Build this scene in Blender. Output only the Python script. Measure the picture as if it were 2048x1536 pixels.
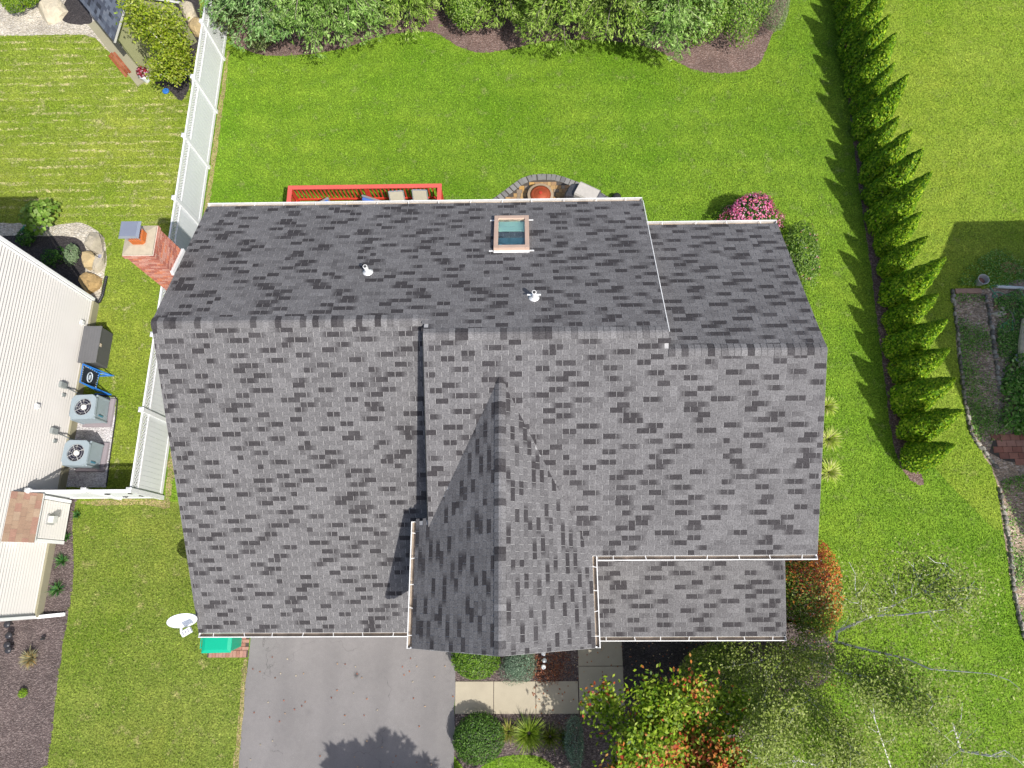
import bpy, math, random
import numpy as np
from mathutils import Vector, Matrix

# ---------------------------------------------------------------- clear
for o in list(bpy.data.objects):
    bpy.data.objects.remove(o, do_unlink=True)
SC = bpy.context.scene
COL = SC.collection

# ---------------------------------------------------------------- camera (drone, 21.5 m up, pitched 16 degrees off nadir)
FPX, CX, CY, CAMH = 1351.594, 1024.0, 768.0, 21.5
RT = np.array((0.99983489, -0.00431016, -0.01765289))
UP = np.array((0.00910203, 0.95959749, 0.28122911))
FW = np.array((-0.01572752, 0.28134335, -0.95947828))
cd = bpy.data.cameras.new('camera')
cam = bpy.data.objects.new('camera', cd)
COL.objects.link(cam)
cd.sensor_width = 36.0
cd.lens = FPX / 2048.0 * 36.0
cd.clip_end = 600.0
cam.matrix_world = Matrix(((RT[0], UP[0], -FW[0], 0), (RT[1], UP[1], -FW[1], 0), (RT[2], UP[2], -FW[2], CAMH), (0, 0, 0, 1)))
SC.camera = cam

# ---------------------------------------------------------------- sky, sun, exposure
SUN = Vector((0.50, -0.60, 1.0)).normalized()
W = bpy.data.worlds.new('World')
SC.world = W
W.use_nodes = True
wn = W.node_tree.nodes
bg = wn.get('Background') or wn.new('ShaderNodeBackground')
sky = wn.new('ShaderNodeTexSky')
sky.sky_type = 'NISHITA'
sky.sun_disc = False
sky.sun_elevation = math.asin(SUN.z)
sky.sun_rotation = math.atan2(SUN.x, SUN.y)
W.node_tree.links.new(sky.outputs[0], bg.inputs[0])
bg.inputs[1].default_value = 0.13
sky.dust_density = 2.5
sky.air_density = 0.8
sl = bpy.data.lights.new('sun', 'SUN')
sl.energy = 3.8
sl.angle = math.radians(0.55)
sl.color = (1.0, 0.965, 0.90)
so = bpy.data.objects.new('sun', sl)
COL.objects.link(so)
so.rotation_euler = (-SUN).to_track_quat('-Z', 'Y').to_euler()
so.location = SUN * 60
SC.view_settings.view_transform = 'Standard'
SC.view_settings.look = 'None'
SC.view_settings.gamma = 1.0
SC.view_settings.exposure = 0.60
SC.view_settings.use_curve_mapping = False


# ---------------------------------------------------------------- helpers
def P(px, py, z=0.0):
    """photo pixel (2048 x 1536) -> point of the horizontal plane at height z"""
    d = FW + RT * (px - CX) / FPX - UP * (py - CY) / FPX
    t = (z - CAMH) / d[2]
    return Vector((d[0] * t, d[1] * t, z))


def PL(pts, z=0.0):
    return [tuple(P(a, b, z)) for a, b in pts]


def lin(c):
    c = c / 255.0
    return c / 12.92 if c <= 0.04045 else ((c + 0.055) / 1.055) ** 2.4


def A(r, g, b, k=1.75):
    """surface colour from a sunlit colour in the photograph"""
    return (lin(r) / k, lin(g) / k, lin(b) / k)


def new_mat(name):
    m = bpy.data.materials.new(name)
    m.use_nodes = True
    nt = m.node_tree
    b = nt.nodes.get('Principled BSDF')
    return m, nt, b


def N(nt, t, **kw):
    n = nt.nodes.new(t)
    for k, v in kw.items():
        setattr(n, k, v)
    return n


def noise(nt, vec, scale, detail=3.0, rough=0.6):
    n = N(nt, 'ShaderNodeTexNoise')
    n.inputs['Scale'].default_value = scale
    n.inputs['Detail'].default_value = detail
    n.inputs['Roughness'].default_value = rough
    nt.links.new(vec, n.inputs['Vector'])
    return n.outputs['Fac']


def maprange(nt, fac, a, b, c, d, clamp=True):
    n = N(nt, 'ShaderNodeMapRange', clamp=clamp)
    nt.links.new(fac, n.inputs[0])
    for i, v in enumerate((a, b, c, d)):
        n.inputs[i + 1].default_value = v
    return n.outputs[0]


def mathn(nt, op, a, b=None):
    n = N(nt, 'ShaderNodeMath', operation=op)
    for i, v in enumerate((a, b)):
        if v is None:
            continue
        if isinstance(v, (int, float)):
            n.inputs[i].default_value = v
        else:
            nt.links.new(v, n.inputs[i])
    return n.outputs[0]


def mix(nt, fac, a, b, mode='MIX'):
    n = N(nt, 'ShaderNodeMix', data_type='RGBA', blend_type=mode)
    for s, v in ((n.inputs[0], fac), (n.inputs[6], a), (n.inputs[7], b)):
        if isinstance(v, (int, float)):
            s.default_value = v
        elif isinstance(v, tuple):
            s.default_value = (v[0], v[1], v[2], 1)
        else:
            nt.links.new(v, s)
    return n.outputs[2]


def scale_col(nt, col, fac):
    n = N(nt, 'ShaderNodeVectorMath', operation='SCALE')
    if isinstance(col, tuple):
        n.inputs[0].default_value = col[:3]
    else:
        nt.links.new(col, n.inputs[0])
    nt.links.new(fac, n.inputs['Scale'])
    return n.outputs[0]


def pos(nt):
    return N(nt, 'ShaderNodeNewGeometry').outputs['Position']


def bumpn(nt, bsdf, h, strength, dist):
    n = N(nt, 'ShaderNodeBump')
    n.inputs['Strength'].default_value = strength
    n.inputs['Distance'].default_value = dist
    nt.links.new(h, n.inputs['Height'])
    nt.links.new(n.outputs[0], bsdf.inputs['Normal'])


MATS = {}


def pm(name, col, rough=0.7, var=0.12, vs=6.0, metal=0.0, fine=0.0, fs=90.0, bump=0.0, bs=60.0, bd=0.004, spec=0.3):
    """procedural painted / mineral surface: broad and fine tone variation, fine relief"""
    if name in MATS:
        return MATS[name]
    m, nt, b = new_mat(name)
    p = pos(nt)
    f = maprange(nt, noise(nt, p, vs, 4.0), 0.25, 0.75, 1 - var, 1 + var)
    if fine:
        f = mathn(nt, 'MULTIPLY', f, maprange(nt, noise(nt, p, fs, 2.0), 0.25, 0.75, 1 - fine, 1 + fine))
    nt.links.new(scale_col(nt, tuple(col), f), b.inputs['Base Color'])
    b.inputs['Roughness'].default_value = rough
    b.inputs['Metallic'].default_value = metal
    b.inputs['Specular IOR Level'].default_value = spec
    if bump:
        bumpn(nt, b, noise(nt, p, bs, 3.0), bump, bd)
    MATS[name] = m
    return m


def attr_mat(name, rough=0.75, fine=0.25, fs=70.0, transl=0.0, var=0.12, vs=2.0, bump=0.0, spec=0.25, bd=0.004):
    """colour from the mesh's own colour attribute, with grain"""
    if name in MATS:
        return MATS[name]
    m, nt, b = new_mat(name)
    a = N(nt, 'ShaderNodeAttribute', attribute_name='Col')
    p = pos(nt)
    f = maprange(nt, noise(nt, p, fs, 2.0, 0.7), 0.3, 0.7, 1 - fine, 1 + fine)
    f = mathn(nt, 'MULTIPLY', f, maprange(nt, noise(nt, p, vs, 3.0), 0.25, 0.75, 1 - var, 1 + var))
    c = scale_col(nt, a.outputs['Color'], f)
    nt.links.new(c, b.inputs['Base Color'])
    b.inputs['Roughness'].default_value = rough
    b.inputs['Specular IOR Level'].default_value = spec
    if bump:
        bumpn(nt, b, noise(nt, p, fs, 2.0, 0.7), bump, bd)
    if transl:
        t = N(nt, 'ShaderNodeBsdfTranslucent')
        nt.links.new(c, t.inputs[0])
        mx = N(nt, 'ShaderNodeMixShader')
        mx.inputs[0].default_value = transl
        nt.links.new(b.outputs[0], mx.inputs[1])
        nt.links.new(t.outputs[0], mx.inputs[2])
        nt.links.new(mx.outputs[0], nt.nodes['Material Output'].inputs[0])
    MATS[name] = m
    return m


def fast_mesh(name, co, faces, cols=None):
    """co (n,3); faces (m,k) int array with k = 3 or 4; cols (n,3) per-vertex colour"""
    me = bpy.data.meshes.new(name)
    co = np.asarray(co, dtype=np.float32)
    faces = np.asarray(faces, dtype=np.int32)
    me.vertices.add(len(co))
    me.vertices.foreach_set('co', co.ravel())
    k = faces.shape[1]
    me.loops.add(faces.size)
    me.loops.foreach_set('vertex_index', faces.ravel())
    me.polygons.add(len(faces))
    me.polygons.foreach_set('loop_start', np.arange(0, faces.size, k, dtype=np.int32))
    me.polygons.foreach_set('loop_total', np.full(len(faces), k, dtype=np.int32))
    if cols is not None:
        at = me.color_attributes.new('Col', 'FLOAT_COLOR', 'POINT')
        c4 = np.ones((len(co), 4), dtype=np.float32)
        c4[:, :3] = cols
        at.data.foreach_set('color', c4.ravel())
    me.update(calc_edges=True)
    me.shade_flat()
    return me


def tag(o, label=None, cat=None, group=None, kind=None):
    if label:
        o['label'] = label
    if cat:
        o['category'] = cat
    if group:
        o['group'] = group
    if kind:
        o['kind'] = kind
    return o


def link(o, parent=None):
    COL.objects.link(o)
    if parent is not None:
        o.parent = parent
    return o


def thing(name, label, cat, loc=(0, 0, 0), rz=0.0, group=None):
    o = bpy.data.objects.new(name, None)
    o.empty_display_size = 0.2
    link(o)
    o.location = loc
    o.rotation_euler = (0, 0, rz)
    return tag(o, label, cat, group)


def copy_tree(o, parent=None):
    c = o.copy()
    COL.objects.link(c)
    c.parent = parent
    for ch in list(o.children):
        copy_tree(ch, c)
    return c


class MB:
    """collects faces; build() links them as one mesh object"""

    def __init__(self, org=(0, 0, 0)):
        self.v, self.f, self.c = [], [], []
        self.org = Vector(org)
        self.col = None

    def add(self, verts, faces):
        n = len(self.v)
        self.v += [tuple(Vector(q) - self.org) for q in verts]
        self.f += [tuple(i + n for i in f) for f in faces]
        if self.col is not None:
            self.c += [self.col] * len(verts)
        return self

    BF = [(0, 3, 2, 1), (4, 5, 6, 7), (0, 1, 5, 4), (1, 2, 6, 5), (2, 3, 7, 6), (3, 0, 4, 7)]

    def box(self, x0, x1, y0, y1, z0, z1):
        return self.add([(x0, y0, z0), (x1, y0, z0), (x1, y1, z0), (x0, y1, z0), (x0, y0, z1), (x1, y0, z1), (x1, y1, z1), (x0, y1, z1)], MB.BF)

    def obox(self, c, ax, ay, az, hx, hy, hz):
        c, ax, ay, az = Vector(c), Vector(ax), Vector(ay), Vector(az)
        vs = [c + ax * (sx * hx) + ay * (sy * hy) + az * (sz * hz) for sz in (-1, 1) for sx, sy in ((-1, -1), (1, -1), (1, 1), (-1, 1))]
        return self.add(vs, MB.BF)

    def bar(self, a, b, w, h, upv=(0, 0, 1)):
        a, b = Vector(a), Vector(b)
        d = (b - a)
        L = d.length
        d.normalize()
        u = Vector(upv)
        s = d.cross(u)
        if s.length < 1e-4:
            s = d.cross(Vector((1, 0, 0)))
        s.normalize()
        u = s.cross(d)
        return self.obox((a + b) / 2, d, s, u, L / 2, w / 2, h / 2)

    def prism(self, poly, z0, z1):
        n = len(poly)
        vs = [(x, y, z0) for x, y in poly] + [(x, y, z1) for x, y in poly]
        fs = [tuple(range(n - 1, -1, -1)), tuple(range(n, 2 * n))] + [(i, (i + 1) % n, n + (i + 1) % n, n + i) for i in range(n)]
        return self.add(vs, fs)

    def poly(self, pts):
        return self.add(pts, [tuple(range(len(pts)))])

    def tube(self, pts, rad, n=8, cap=True):
        pts = [Vector(p) for p in pts]
        if isinstance(rad, (int, float)):
            rad = [rad] * len(pts)
        vs, fs = [], []
        prev = None
        for i, p in enumerate(pts):
            d = (pts[min(i + 1, len(pts) - 1)] - pts[max(i - 1, 0)])
            if d.length < 1e-6:
                d = Vector((0, 0, 1))
            d.normalize()
            s = prev - d * prev.dot(d) if prev is not None else d.cross(Vector((0, 0, 1)) if abs(d.z) < 0.9 else Vector((1, 0, 0)))
            if s.length < 1e-5:
                s = d.cross(Vector((0, 1, 0)))
            s.normalize()
            prev = s
            t = d.cross(s)
            for k in range(n):
                a = 2 * math.pi * k / n
                vs.append(p + (s * math.cos(a) + t * math.sin(a)) * rad[i])
        for i in range(len(pts) - 1):
            for k in range(n):
                fs.append((i * n + k, i * n + (k + 1) % n, (i + 1) * n + (k + 1) % n, (i + 1) * n + k))
        if cap:
            fs.append(tuple(range(n - 1, -1, -1)))
            fs.append(tuple(range((len(pts) - 1) * n, len(pts) * n)))
        return self.add(vs, fs)

    def lathe(self, c, prof, n=24):
        c = Vector(c)
        vs, fs = [], []
        for r, z in prof:
            for k in range(n):
                a = 2 * math.pi * k / n
                vs.append(c + Vector((r * math.cos(a), r * math.sin(a), z)))
        for i in range(len(prof) - 1):
            for k in range(n):
                fs.append((i * n + k, i * n + (k + 1) % n, (i + 1) * n + (k + 1) % n, (i + 1) * n + k))
        fs.append(tuple(range(n - 1, -1, -1)))
        fs.append(tuple(range((len(prof) - 1) * n, len(prof) * n)))
        return self.add(vs, fs)

    def build(self, name, mat, parent=None, smooth=False, bevel=0.0, kind=None, label=None):
        me = bpy.data.meshes.new(name)
        me.from_pydata(self.v, [], self.f)
        if self.c and len(self.c) == len(self.v):
            at = me.color_attributes.new('Col', 'FLOAT_COLOR', 'POINT')
            at.data.foreach_set('color', np.array([(*c[:3], 1.0) for c in self.c], dtype=np.float32).ravel())
        me.materials.append(mat)
        if smooth:
            me.polygons.foreach_set('use_smooth', [True] * len(me.polygons))
        me.update()
        o = bpy.data.objects.new(name, me)
        link(o, parent)
        if bevel:
            b = o.modifiers.new('bevel', 'BEVEL')
            b.width = bevel
            b.segments = 2
            b.limit_method = 'ANGLE'
        if kind:
            o['kind'] = kind
        if label:
            o['label'] = label
        return o


def rock_mesh(mb, c, rx, ry, rz, rng, rot=0.0, flat=0.55, n=14, m=9, cuts=11):
    """an angular boulder: a lumpy body cut by random facets, base below the ground"""
    vs, fs = [], []
    ph = [rng.uniform(0, 6.28) for _ in range(6)]
    cr, sr = math.cos(rot), math.sin(rot)
    pl = []
    for _ in range(cuts):
        a, e = rng.uniform(0, 6.28), rng.uniform(-.2, 1.2)
        pl.append((Vector((math.cos(a) * math.cos(e), math.sin(a) * math.cos(e), math.sin(e))), rng.uniform(.62, .86)))
    pl.append((Vector((rng.uniform(-.15, .15), rng.uniform(-.15, .15), 1)).normalized(), rng.uniform(.55, .7)))
    for i in range(m + 1):
        th = math.pi * i / m
        for k in range(n):
            a = 2 * math.pi * k / n
            r = 1 + 0.14 * math.sin(2 * a + ph[0]) + 0.10 * math.sin(3 * a + ph[1] - i * .4)
            q = Vector((math.sin(th) ** flat * math.cos(a) * r, math.sin(th) ** flat * math.sin(a) * r, math.cos(th)))
            for nn, dd in pl:
                ex = q.dot(nn) - dd
                if ex > 0:
                    q -= nn * ex
            q += Vector((rng.uniform(-1, 1), rng.uniform(-1, 1), rng.uniform(-1, 1))) * .022
            x, y, z = q.x * rx * 1.2, q.y * ry * 1.2, q.z * rz * 1.25
            vs.append((c[0] + x * cr - y * sr, c[1] + x * sr + y * cr, c[2] + z))
    for i in range(m):
        for k in range(n):
            fs.append((i * n + k, (i + 1) * n + k, (i + 1) * n + (k + 1) % n, i * n + (k + 1) % n))
    mb.add(vs, fs)


def inpoly(x, y, poly):
    x, y = np.asarray(x), np.asarray(y)
    r = np.zeros(x.shape, bool)
    n = len(poly)
    for i in range(n):
        x1, y1 = poly[i][:2]
        x2, y2 = poly[(i + 1) % n][:2]
        if y1 == y2:
            continue
        c = ((y1 > y) != (y2 > y)) & (x < (x2 - x1) * (y - y1) / (y2 - y1) + x1)
        r ^= c
    return r


def smooth_poly(pts, it=2):
    for _ in range(it):
        q = []
        for i in range(len(pts)):
            a, b = Vector(pts[i]), Vector(pts[(i + 1) % len(pts)])
            q += [tuple(a * .75 + b * .25), tuple(a * .25 + b * .75)]
        pts = q
    return pts


def wobble(pts, amp, step, seed):
    """resample a closed outline and make it slightly uneven"""
    rng = random.Random(seed)
    out = []
    for i in range(len(pts)):
        a, b = Vector(pts[i][:2]), Vector(pts[(i + 1) % len(pts)][:2])
        k = max(1, int((b - a).length / step))
        for j in range(k):
            p = a.lerp(b, j / k)
            out.append((p.x + rng.uniform(-amp, amp), p.y + rng.uniform(-amp, amp)))
    return out


def sheet(name, pts, z, mat, kind='structure', label=None, cat=None):
    mb = MB()
    mb.poly([(p[0], p[1], z) for p in pts])
    o = mb.build(name, mat)
    n = o.data.polygons[0].normal
    if n.z < 0:
        o.data.flip_normals()
    return tag(o, label, cat, kind=kind)


# ---------------------------------------------------------------- foliage
def rvec(rng, n):
    v = rng.normal(size=(n, 3))
    return v / np.linalg.norm(v, axis=1, keepdims=True)


def leaves(name, c, nrm, L, Wd, cols, mat, parent=None, rng=None, axis=None, kind=None):
    """rhombic leaves: centres c, facing nrm, length L and width Wd (arrays or numbers), one colour each"""
    n = len(c)
    nrm = nrm / (np.linalg.norm(nrm, axis=1, keepdims=True) + 1e-9)
    t = rvec(rng, n) if axis is None else axis
    t = t - nrm * np.sum(t * nrm, axis=1, keepdims=True)
    t /= (np.linalg.norm(t, axis=1, keepdims=True) + 1e-9)
    b = np.cross(nrm, t)
    L = np.broadcast_to(np.asarray(L, float).reshape(-1, 1), (n, 1))
    Wd = np.broadcast_to(np.asarray(Wd, float).reshape(-1, 1), (n, 1))
    co = np.stack([c - t * L / 2, c + b * Wd / 2 - t * L * .05, c + t * L / 2, c - b * Wd / 2 - t * L * .05], axis=1).reshape(-1, 3)
    fc = np.arange(4 * n).reshape(n, 4)
    me = fast_mesh(name, co, fc, np.repeat(cols, 4, axis=0))
    me.materials.append(mat)
    o = bpy.data.objects.new(name, me)
    link(o, parent)
    if kind:
        o['kind'] = kind
    return o


def lumps(rng, k=7, f=3.0):
    D = rvec(rng, k) * rng.uniform(.6, 1.5, (k, 1)) * f
    ph = rng.uniform(0, 6.28, k)

    def fn(d):
        return np.sum(np.cos(d @ D.T + ph), axis=1) / math.sqrt(k) * .7
    return fn


def pick(rng, n, palette, weights=None, jitter=.18):
    pal = np.array(palette)
    w = None if weights is None else np.array(weights) / sum(weights)
    c = pal[rng.choice(len(pal), n, p=w)]
    return c * (1 + rng.normal(0, jitter, (n, 1))).clip(.5, 1.6)


LEAF = attr_mat('leaf', rough=0.5, fine=0.10, fs=25.0, transl=0.38, var=0.10, vs=1.5, spec=0.3)
NEEDLE = attr_mat('needle', rough=0.6, fine=0.10, fs=25.0, transl=0.25, var=0.10, vs=1.5, spec=0.2)
BARK = pm('bark', (0.20, 0.17, 0.145), 0.9, .25, 14, bump=.5, bs=40, bd=.01)
PALEBARK = pm('pale_bark', (0.55, 0.53, 0.51), 0.85, .2, 14, bump=.4, bs=40, bd=.006)


def shrub(name, label, cat, loc, rx, ry, h, n, L, pal, wts=None, seed=1, group=None, lump=.22, lf=3.2, shell=.62, mat=None, wid=.5, stems=4, flowers=None, colfn=None):
    """rounded bush: leaf-sized faces through a lumpy volume on a few woody stems"""
    rng = np.random.default_rng(seed)
    root = thing(name, label, cat, loc, 0, group)
    d = rvec(rng, n)
    d[:, 2] = np.where(d[:, 2] < -.35, -d[:, 2], d[:, 2])
    fn = lumps(rng, 8, lf)
    rad = (1 + lump * fn(d)) * np.where(rng.random(n) < shell, rng.uniform(.86, 1.03, n), rng.uniform(.25, .9, n) ** .6)
    c = d * rad[:, None] * np.array((rx, ry, h * .52)) + np.array((0, 0, h * .5))
    c[:, 2] = np.maximum(c[:, 2], .03)
    nr = d + rvec(rng, n) * .7 + np.array((.2, -.25, .7))
    cols = pick(rng, n, pal, wts)
    if colfn is not None:
        cols = colfn(c, cols, rng)
    leaves('foliage', c, nr, rng.uniform(.7, 1.3, n) * L, rng.uniform(.7, 1.3, n) * L * wid, cols, mat or LEAF, root, rng)
    if flowers:
        nf, fl, fpal = flowers
        d = rvec(rng, nf)
        d[:, 2] = np.abs(d[:, 2])
        c = d * (1.0 + lump * fn(d) + .03)[:, None] * np.array((rx, ry, h * .52)) + np.array((0, 0, h * .5))
        c = np.repeat(c, 5, axis=0) + rng.normal(0, fl * .6, (nf * 5, 3))
        leaves('blossom', c, np.repeat(d, 5, axis=0) + rvec(rng, nf * 5) * .6, fl, fl * .8, pick(rng, nf * 5, fpal, None, .15), LEAF, root, rng)
    r2 = random.Random(seed)
    for k in range(stems):
        a = r2.uniform(0, 6.28)
        mb = MB()
        mb.tube([(0.05 * math.cos(a), .05 * math.sin(a), -.02), (.3 * rx * math.cos(a), .3 * ry * math.sin(a), h * .35), (.55 * rx * math.cos(a), .55 * ry * math.sin(a), h * .62)], [.022, .015, .006], 5)
        mb.build('stem', BARK, root)
    return root


def clump(name, label, cat, loc, r, h, n, pal, seed=1, group=None, wid=.014, droop=.5):
    """tussock of arching grass blades, each blade three bent segments"""
    rng = np.random.default_rng(seed)
    root = thing(name, label, cat, loc, 0, group)
    a = rng.uniform(0, 6.28, n)
    ln = rng.uniform(.55, 1.1, n)
    sp = rng.uniform(.15, 1.0, n) ** .7
    base = np.stack([np.cos(a) * .06 * r, np.sin(a) * .06 * r, np.zeros(n)], 1)
    out = np.stack([np.cos(a), np.sin(a), np.zeros(n)], 1)
    sd = np.stack([-np.sin(a), np.cos(a), np.zeros(n)], 1)
    ts = [0, .35, .7, 1.0]
    P4 = []
    for t in ts:
        p = base + out * (r * ln * sp * t ** 1.25)[:, None]
        p[:, 2] = h * ln * (1.25 * t - droop * t * t * (.5 + sp))
        p[:, 2] = np.maximum(p[:, 2], .015)
        P4.append(p)
    ws = [wid, wid * .9, wid * .6, wid * .1]
    vs = np.stack([q for p, w in zip(P4, ws) for q in (p - sd * w, p + sd * w)], 1).reshape(-1, 3)
    idx = np.arange(n)[:, None] * 8
    fc = np.concatenate([idx + np.array((2 * k, 2 * k + 1, 2 * k + 3, 2 * k + 2)) for k in range(3)])
    me = fast_mesh('blade_tuft', vs, fc, np.repeat(pick(rng, n, pal), 8, axis=0))
    me.materials.append(LEAF)
    link(bpy.data.objects.new('blades', me), root)
    mb = MB()
    rg = random.Random(seed)
    mb.lathe((0, 0, 0), [(.02, 0), (r * .14, .0), (r * .10, h * .06), (.01, h * .1)], 9)
    mb.build('crown', BARK, root)
    return root

# ================================================================ THE SETTING
def lawn_mat(name, dark, mid, light, straw, straw_amt, streak=False, seedo=0.0, gain=1.0):
    m, nt, b = new_mat(name)
    p = pos(nt)
    mp = N(nt, 'ShaderNodeMapping')
    mp.inputs['Location'].default_value = (seedo, seedo * .7, 0)
    nt.links.new(p, mp.inputs[0])
    v = mp.outputs[0]
    big = maprange(nt, noise(nt, v, .33, 4.0, .6), .38, .62, 0, .8)
    midn = maprange(nt, noise(nt, v, 1.7, 6.0, .75), .36, .64, 0, 1)
    fine = maprange(nt, noise(nt, v, 13.0, 3.0, .8), .34, .66, 0, 1)
    c = mix(nt, big, mid, light)
    warm = maprange(nt, noise(nt, v, .17, 3.0, .55), .42, .66, 0, .55)
    c = mix(nt, warm, c, (light[0] * 1.12, light[1] * .93, light[2] * .9))
    c = mix(nt, mathn(nt, 'MULTIPLY', midn, .75), c, dark)
    sy = N(nt, 'ShaderNodeSeparateXYZ')
    nt.links.new(p, sy.inputs[0])
    wv = mathn(nt, 'SINE', mathn(nt, 'MULTIPLY', mathn(nt, 'ADD', sy.outputs[1], mathn(nt, 'MULTIPLY', noise(nt, v, .5, 2.0), .9)), 5.4))
    c = mix(nt, maprange(nt, wv, -.6, .9, 0, .22), c, dark)
    c = mix(nt, maprange(nt, fine, 0, 1, .0, .6), c, light)
    spots = maprange(nt, noise(nt, v, 1.7, 6.0, .8), .56, .74, 0, straw_amt)
    if streak:
        sx = N(nt, 'ShaderNodeSeparateXYZ')
        nt.links.new(p, sx.inputs[0])
        y = mathn(nt, 'ADD', sx.outputs[1], mathn(nt, 'MULTIPLY', noise(nt, p, .8, 2.0), .12))
        fr = mathn(nt, 'FRACT', mathn(nt, 'MULTIPLY', y, 1 / .335))
        band = maprange(nt, mathn(nt, 'ABSOLUTE', mathn(nt, 'SUBTRACT', fr, .5)), .12, .27, 1, 0)
        st = N(nt, 'ShaderNodeMapping')
        st.inputs['Scale'].default_value = (.55, 3.0, 1)
        nt.links.new(p, st.inputs[0])
        br = maprange(nt, noise(nt, st.outputs[0], 1.6, 4.0, .7), .46, .60, 0, 1)
        reg = maprange(nt, sx.outputs[1], 11.5, 13.5, 0, 1)
        br = mathn(nt, 'MULTIPLY', br, maprange(nt, noise(nt, p, 7.0, 3.0, .8), .44, .56, 0, 1))
        k = mathn(nt, 'MULTIPLY', mathn(nt, 'MULTIPLY', band, br), mathn(nt, 'MULTIPLY', reg, .9))
        spots = mathn(nt, 'MAXIMUM', spots, k)
    c = mix(nt, spots, c, straw)
    isl = N(nt, 'ShaderNodeNewGeometry').outputs['Random Per Island']
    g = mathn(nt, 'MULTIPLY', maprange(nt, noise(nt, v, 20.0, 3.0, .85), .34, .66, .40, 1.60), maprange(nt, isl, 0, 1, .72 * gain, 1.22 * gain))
    nt.links.new(scale_col(nt, c, g), b.inputs['Base Color'])
    b.inputs['Roughness'].default_value = .8
    b.inputs['Specular IOR Level'].default_value = .15
    bumpn(nt, b, noise(nt, v, 18.0, 3.0, .7), .6, .03)
    return m


GD, GM, GL = A(72, 122, 14), A(104, 158, 26), A(150, 190, 60)
ST = A(196, 178, 112)
LAWNS = {}
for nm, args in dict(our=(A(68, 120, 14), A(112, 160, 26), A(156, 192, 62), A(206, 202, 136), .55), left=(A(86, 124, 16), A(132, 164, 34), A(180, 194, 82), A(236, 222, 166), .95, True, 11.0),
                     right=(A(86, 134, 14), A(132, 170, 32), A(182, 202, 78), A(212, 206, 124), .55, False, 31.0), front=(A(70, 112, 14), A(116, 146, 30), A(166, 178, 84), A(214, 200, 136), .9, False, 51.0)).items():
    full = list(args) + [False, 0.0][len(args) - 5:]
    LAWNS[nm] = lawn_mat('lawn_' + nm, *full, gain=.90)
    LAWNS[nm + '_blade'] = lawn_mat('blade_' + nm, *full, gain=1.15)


def mulch_mat(name, a, b_, c, scale=22.0):
    m, nt, b = new_mat(name)
    p = pos(nt)
    mp = N(nt, 'ShaderNodeMapping')
    mp.inputs['Scale'].default_value = (1, 1.8, 1)
    mp.inputs['Rotation'].default_value = (0, 0, .6)
    nt.links.new(p, mp.inputs[0])
    v = N(nt, 'ShaderNodeTexVoronoi')
    v.inputs['Scale'].default_value = scale
    nt.links.new(mp.outputs[0], v.inputs['Vector'])
    sep = N(nt, 'ShaderNodeSeparateColor')
    nt.links.new(v.outputs['Color'], sep.inputs[0])
    col = mix(nt, sep.outputs[0], a, b_)
    col = mix(nt, maprange(nt, sep.outputs[1], .55, 1, 0, 1), col, c)
    g = maprange(nt, noise(nt, p, 1.3, 4.0), .3, .7, .75, 1.2)
    g = mathn(nt, 'MULTIPLY', g, maprange(nt, v.outputs['Distance'], 0, .8, 1.15, .55))
    nt.links.new(scale_col(nt, col, g), b.inputs['Base Color'])
    b.inputs['Roughness'].default_value = .95
    bumpn(nt, b, v.outputs['Distance'], .9, -.03)
    return m


MULCH = mulch_mat('mulch', (.085, .060, .055), (.14, .105, .10), (.24, .19, .175))
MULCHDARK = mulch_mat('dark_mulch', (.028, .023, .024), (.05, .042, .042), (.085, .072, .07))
MULCHRED = mulch_mat('red_mulch', (.14, .085, .07), (.22, .14, .115), (.33, .24, .21))
GRAVEL = mulch_mat('pale_gravel', A(206, 194, 174, 1.35), A(236, 226, 206, 1.35), A(246, 238, 224, 1.35), 15.0)
WHITEGRAVEL = mulch_mat('white_gravel', A(226, 220, 222, 1.35), A(246, 242, 243, 1.35), A(252, 249, 249, 1.35), 18.0)
SOIL = mulch_mat('garden_soil', (.30, .22, .15), (.42, .32, .23), (.58, .47, .38), 14.0)
STRAWEDGE = mulch_mat('dry_soil', A(206, 186, 124), A(222, 204, 146), A(176, 172, 90), 20.0)

m, nt, b = new_mat('asphalt')
p = pos(nt)
g = maprange(nt, noise(nt, p, 110, 2.0, .8), .3, .7, .74, 1.26)
g = mathn(nt, 'MULTIPLY', g, maprange(nt, noise(nt, p, .7, 4.0), .3, .7, .90, 1.08))
g = mathn(nt, 'MULTIPLY', g, maprange(nt, noise(nt, p, 7.0, 4.0), .3, .7, .96, 1.04))
cc = scale_col(nt, A(150, 146, 145), g)
vo = N(nt, 'ShaderNodeTexVoronoi')
vo.inputs['Scale'].default_value = 9.0
nt.links.new(p, vo.inputs['Vector'])
fl = mathn(nt, 'MULTIPLY', maprange(nt, vo.outputs['Distance'], .05, .09, 1, 0), maprange(nt, noise(nt, p, 3.1, 2.0), .55, .62, 0, .8))
cc = mix(nt, fl, cc, A(205, 200, 195))
sx = N(nt, 'ShaderNodeSeparateXYZ')
nt.links.new(p, sx.inputs[0])
tw = mathn(nt, 'SINE', mathn(nt, 'ADD', mathn(nt, 'MULTIPLY', sx.outputs[0], 4.4), mathn(nt, 'MULTIPLY', noise(nt, p, .35, 2.0), 3.0)))
cc = mix(nt, maprange(nt, tw, .1, .95, 0, .16), cc, A(112, 109, 110))
st_ = maprange(nt, noise(nt, p, 1.15, 5.0, .7), .62, .74, 0, .35)
cc = mix(nt, mathn(nt, 'MULTIPLY', st_, .6), cc, A(96, 93, 92))
oil = P(713, 1350)
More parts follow.
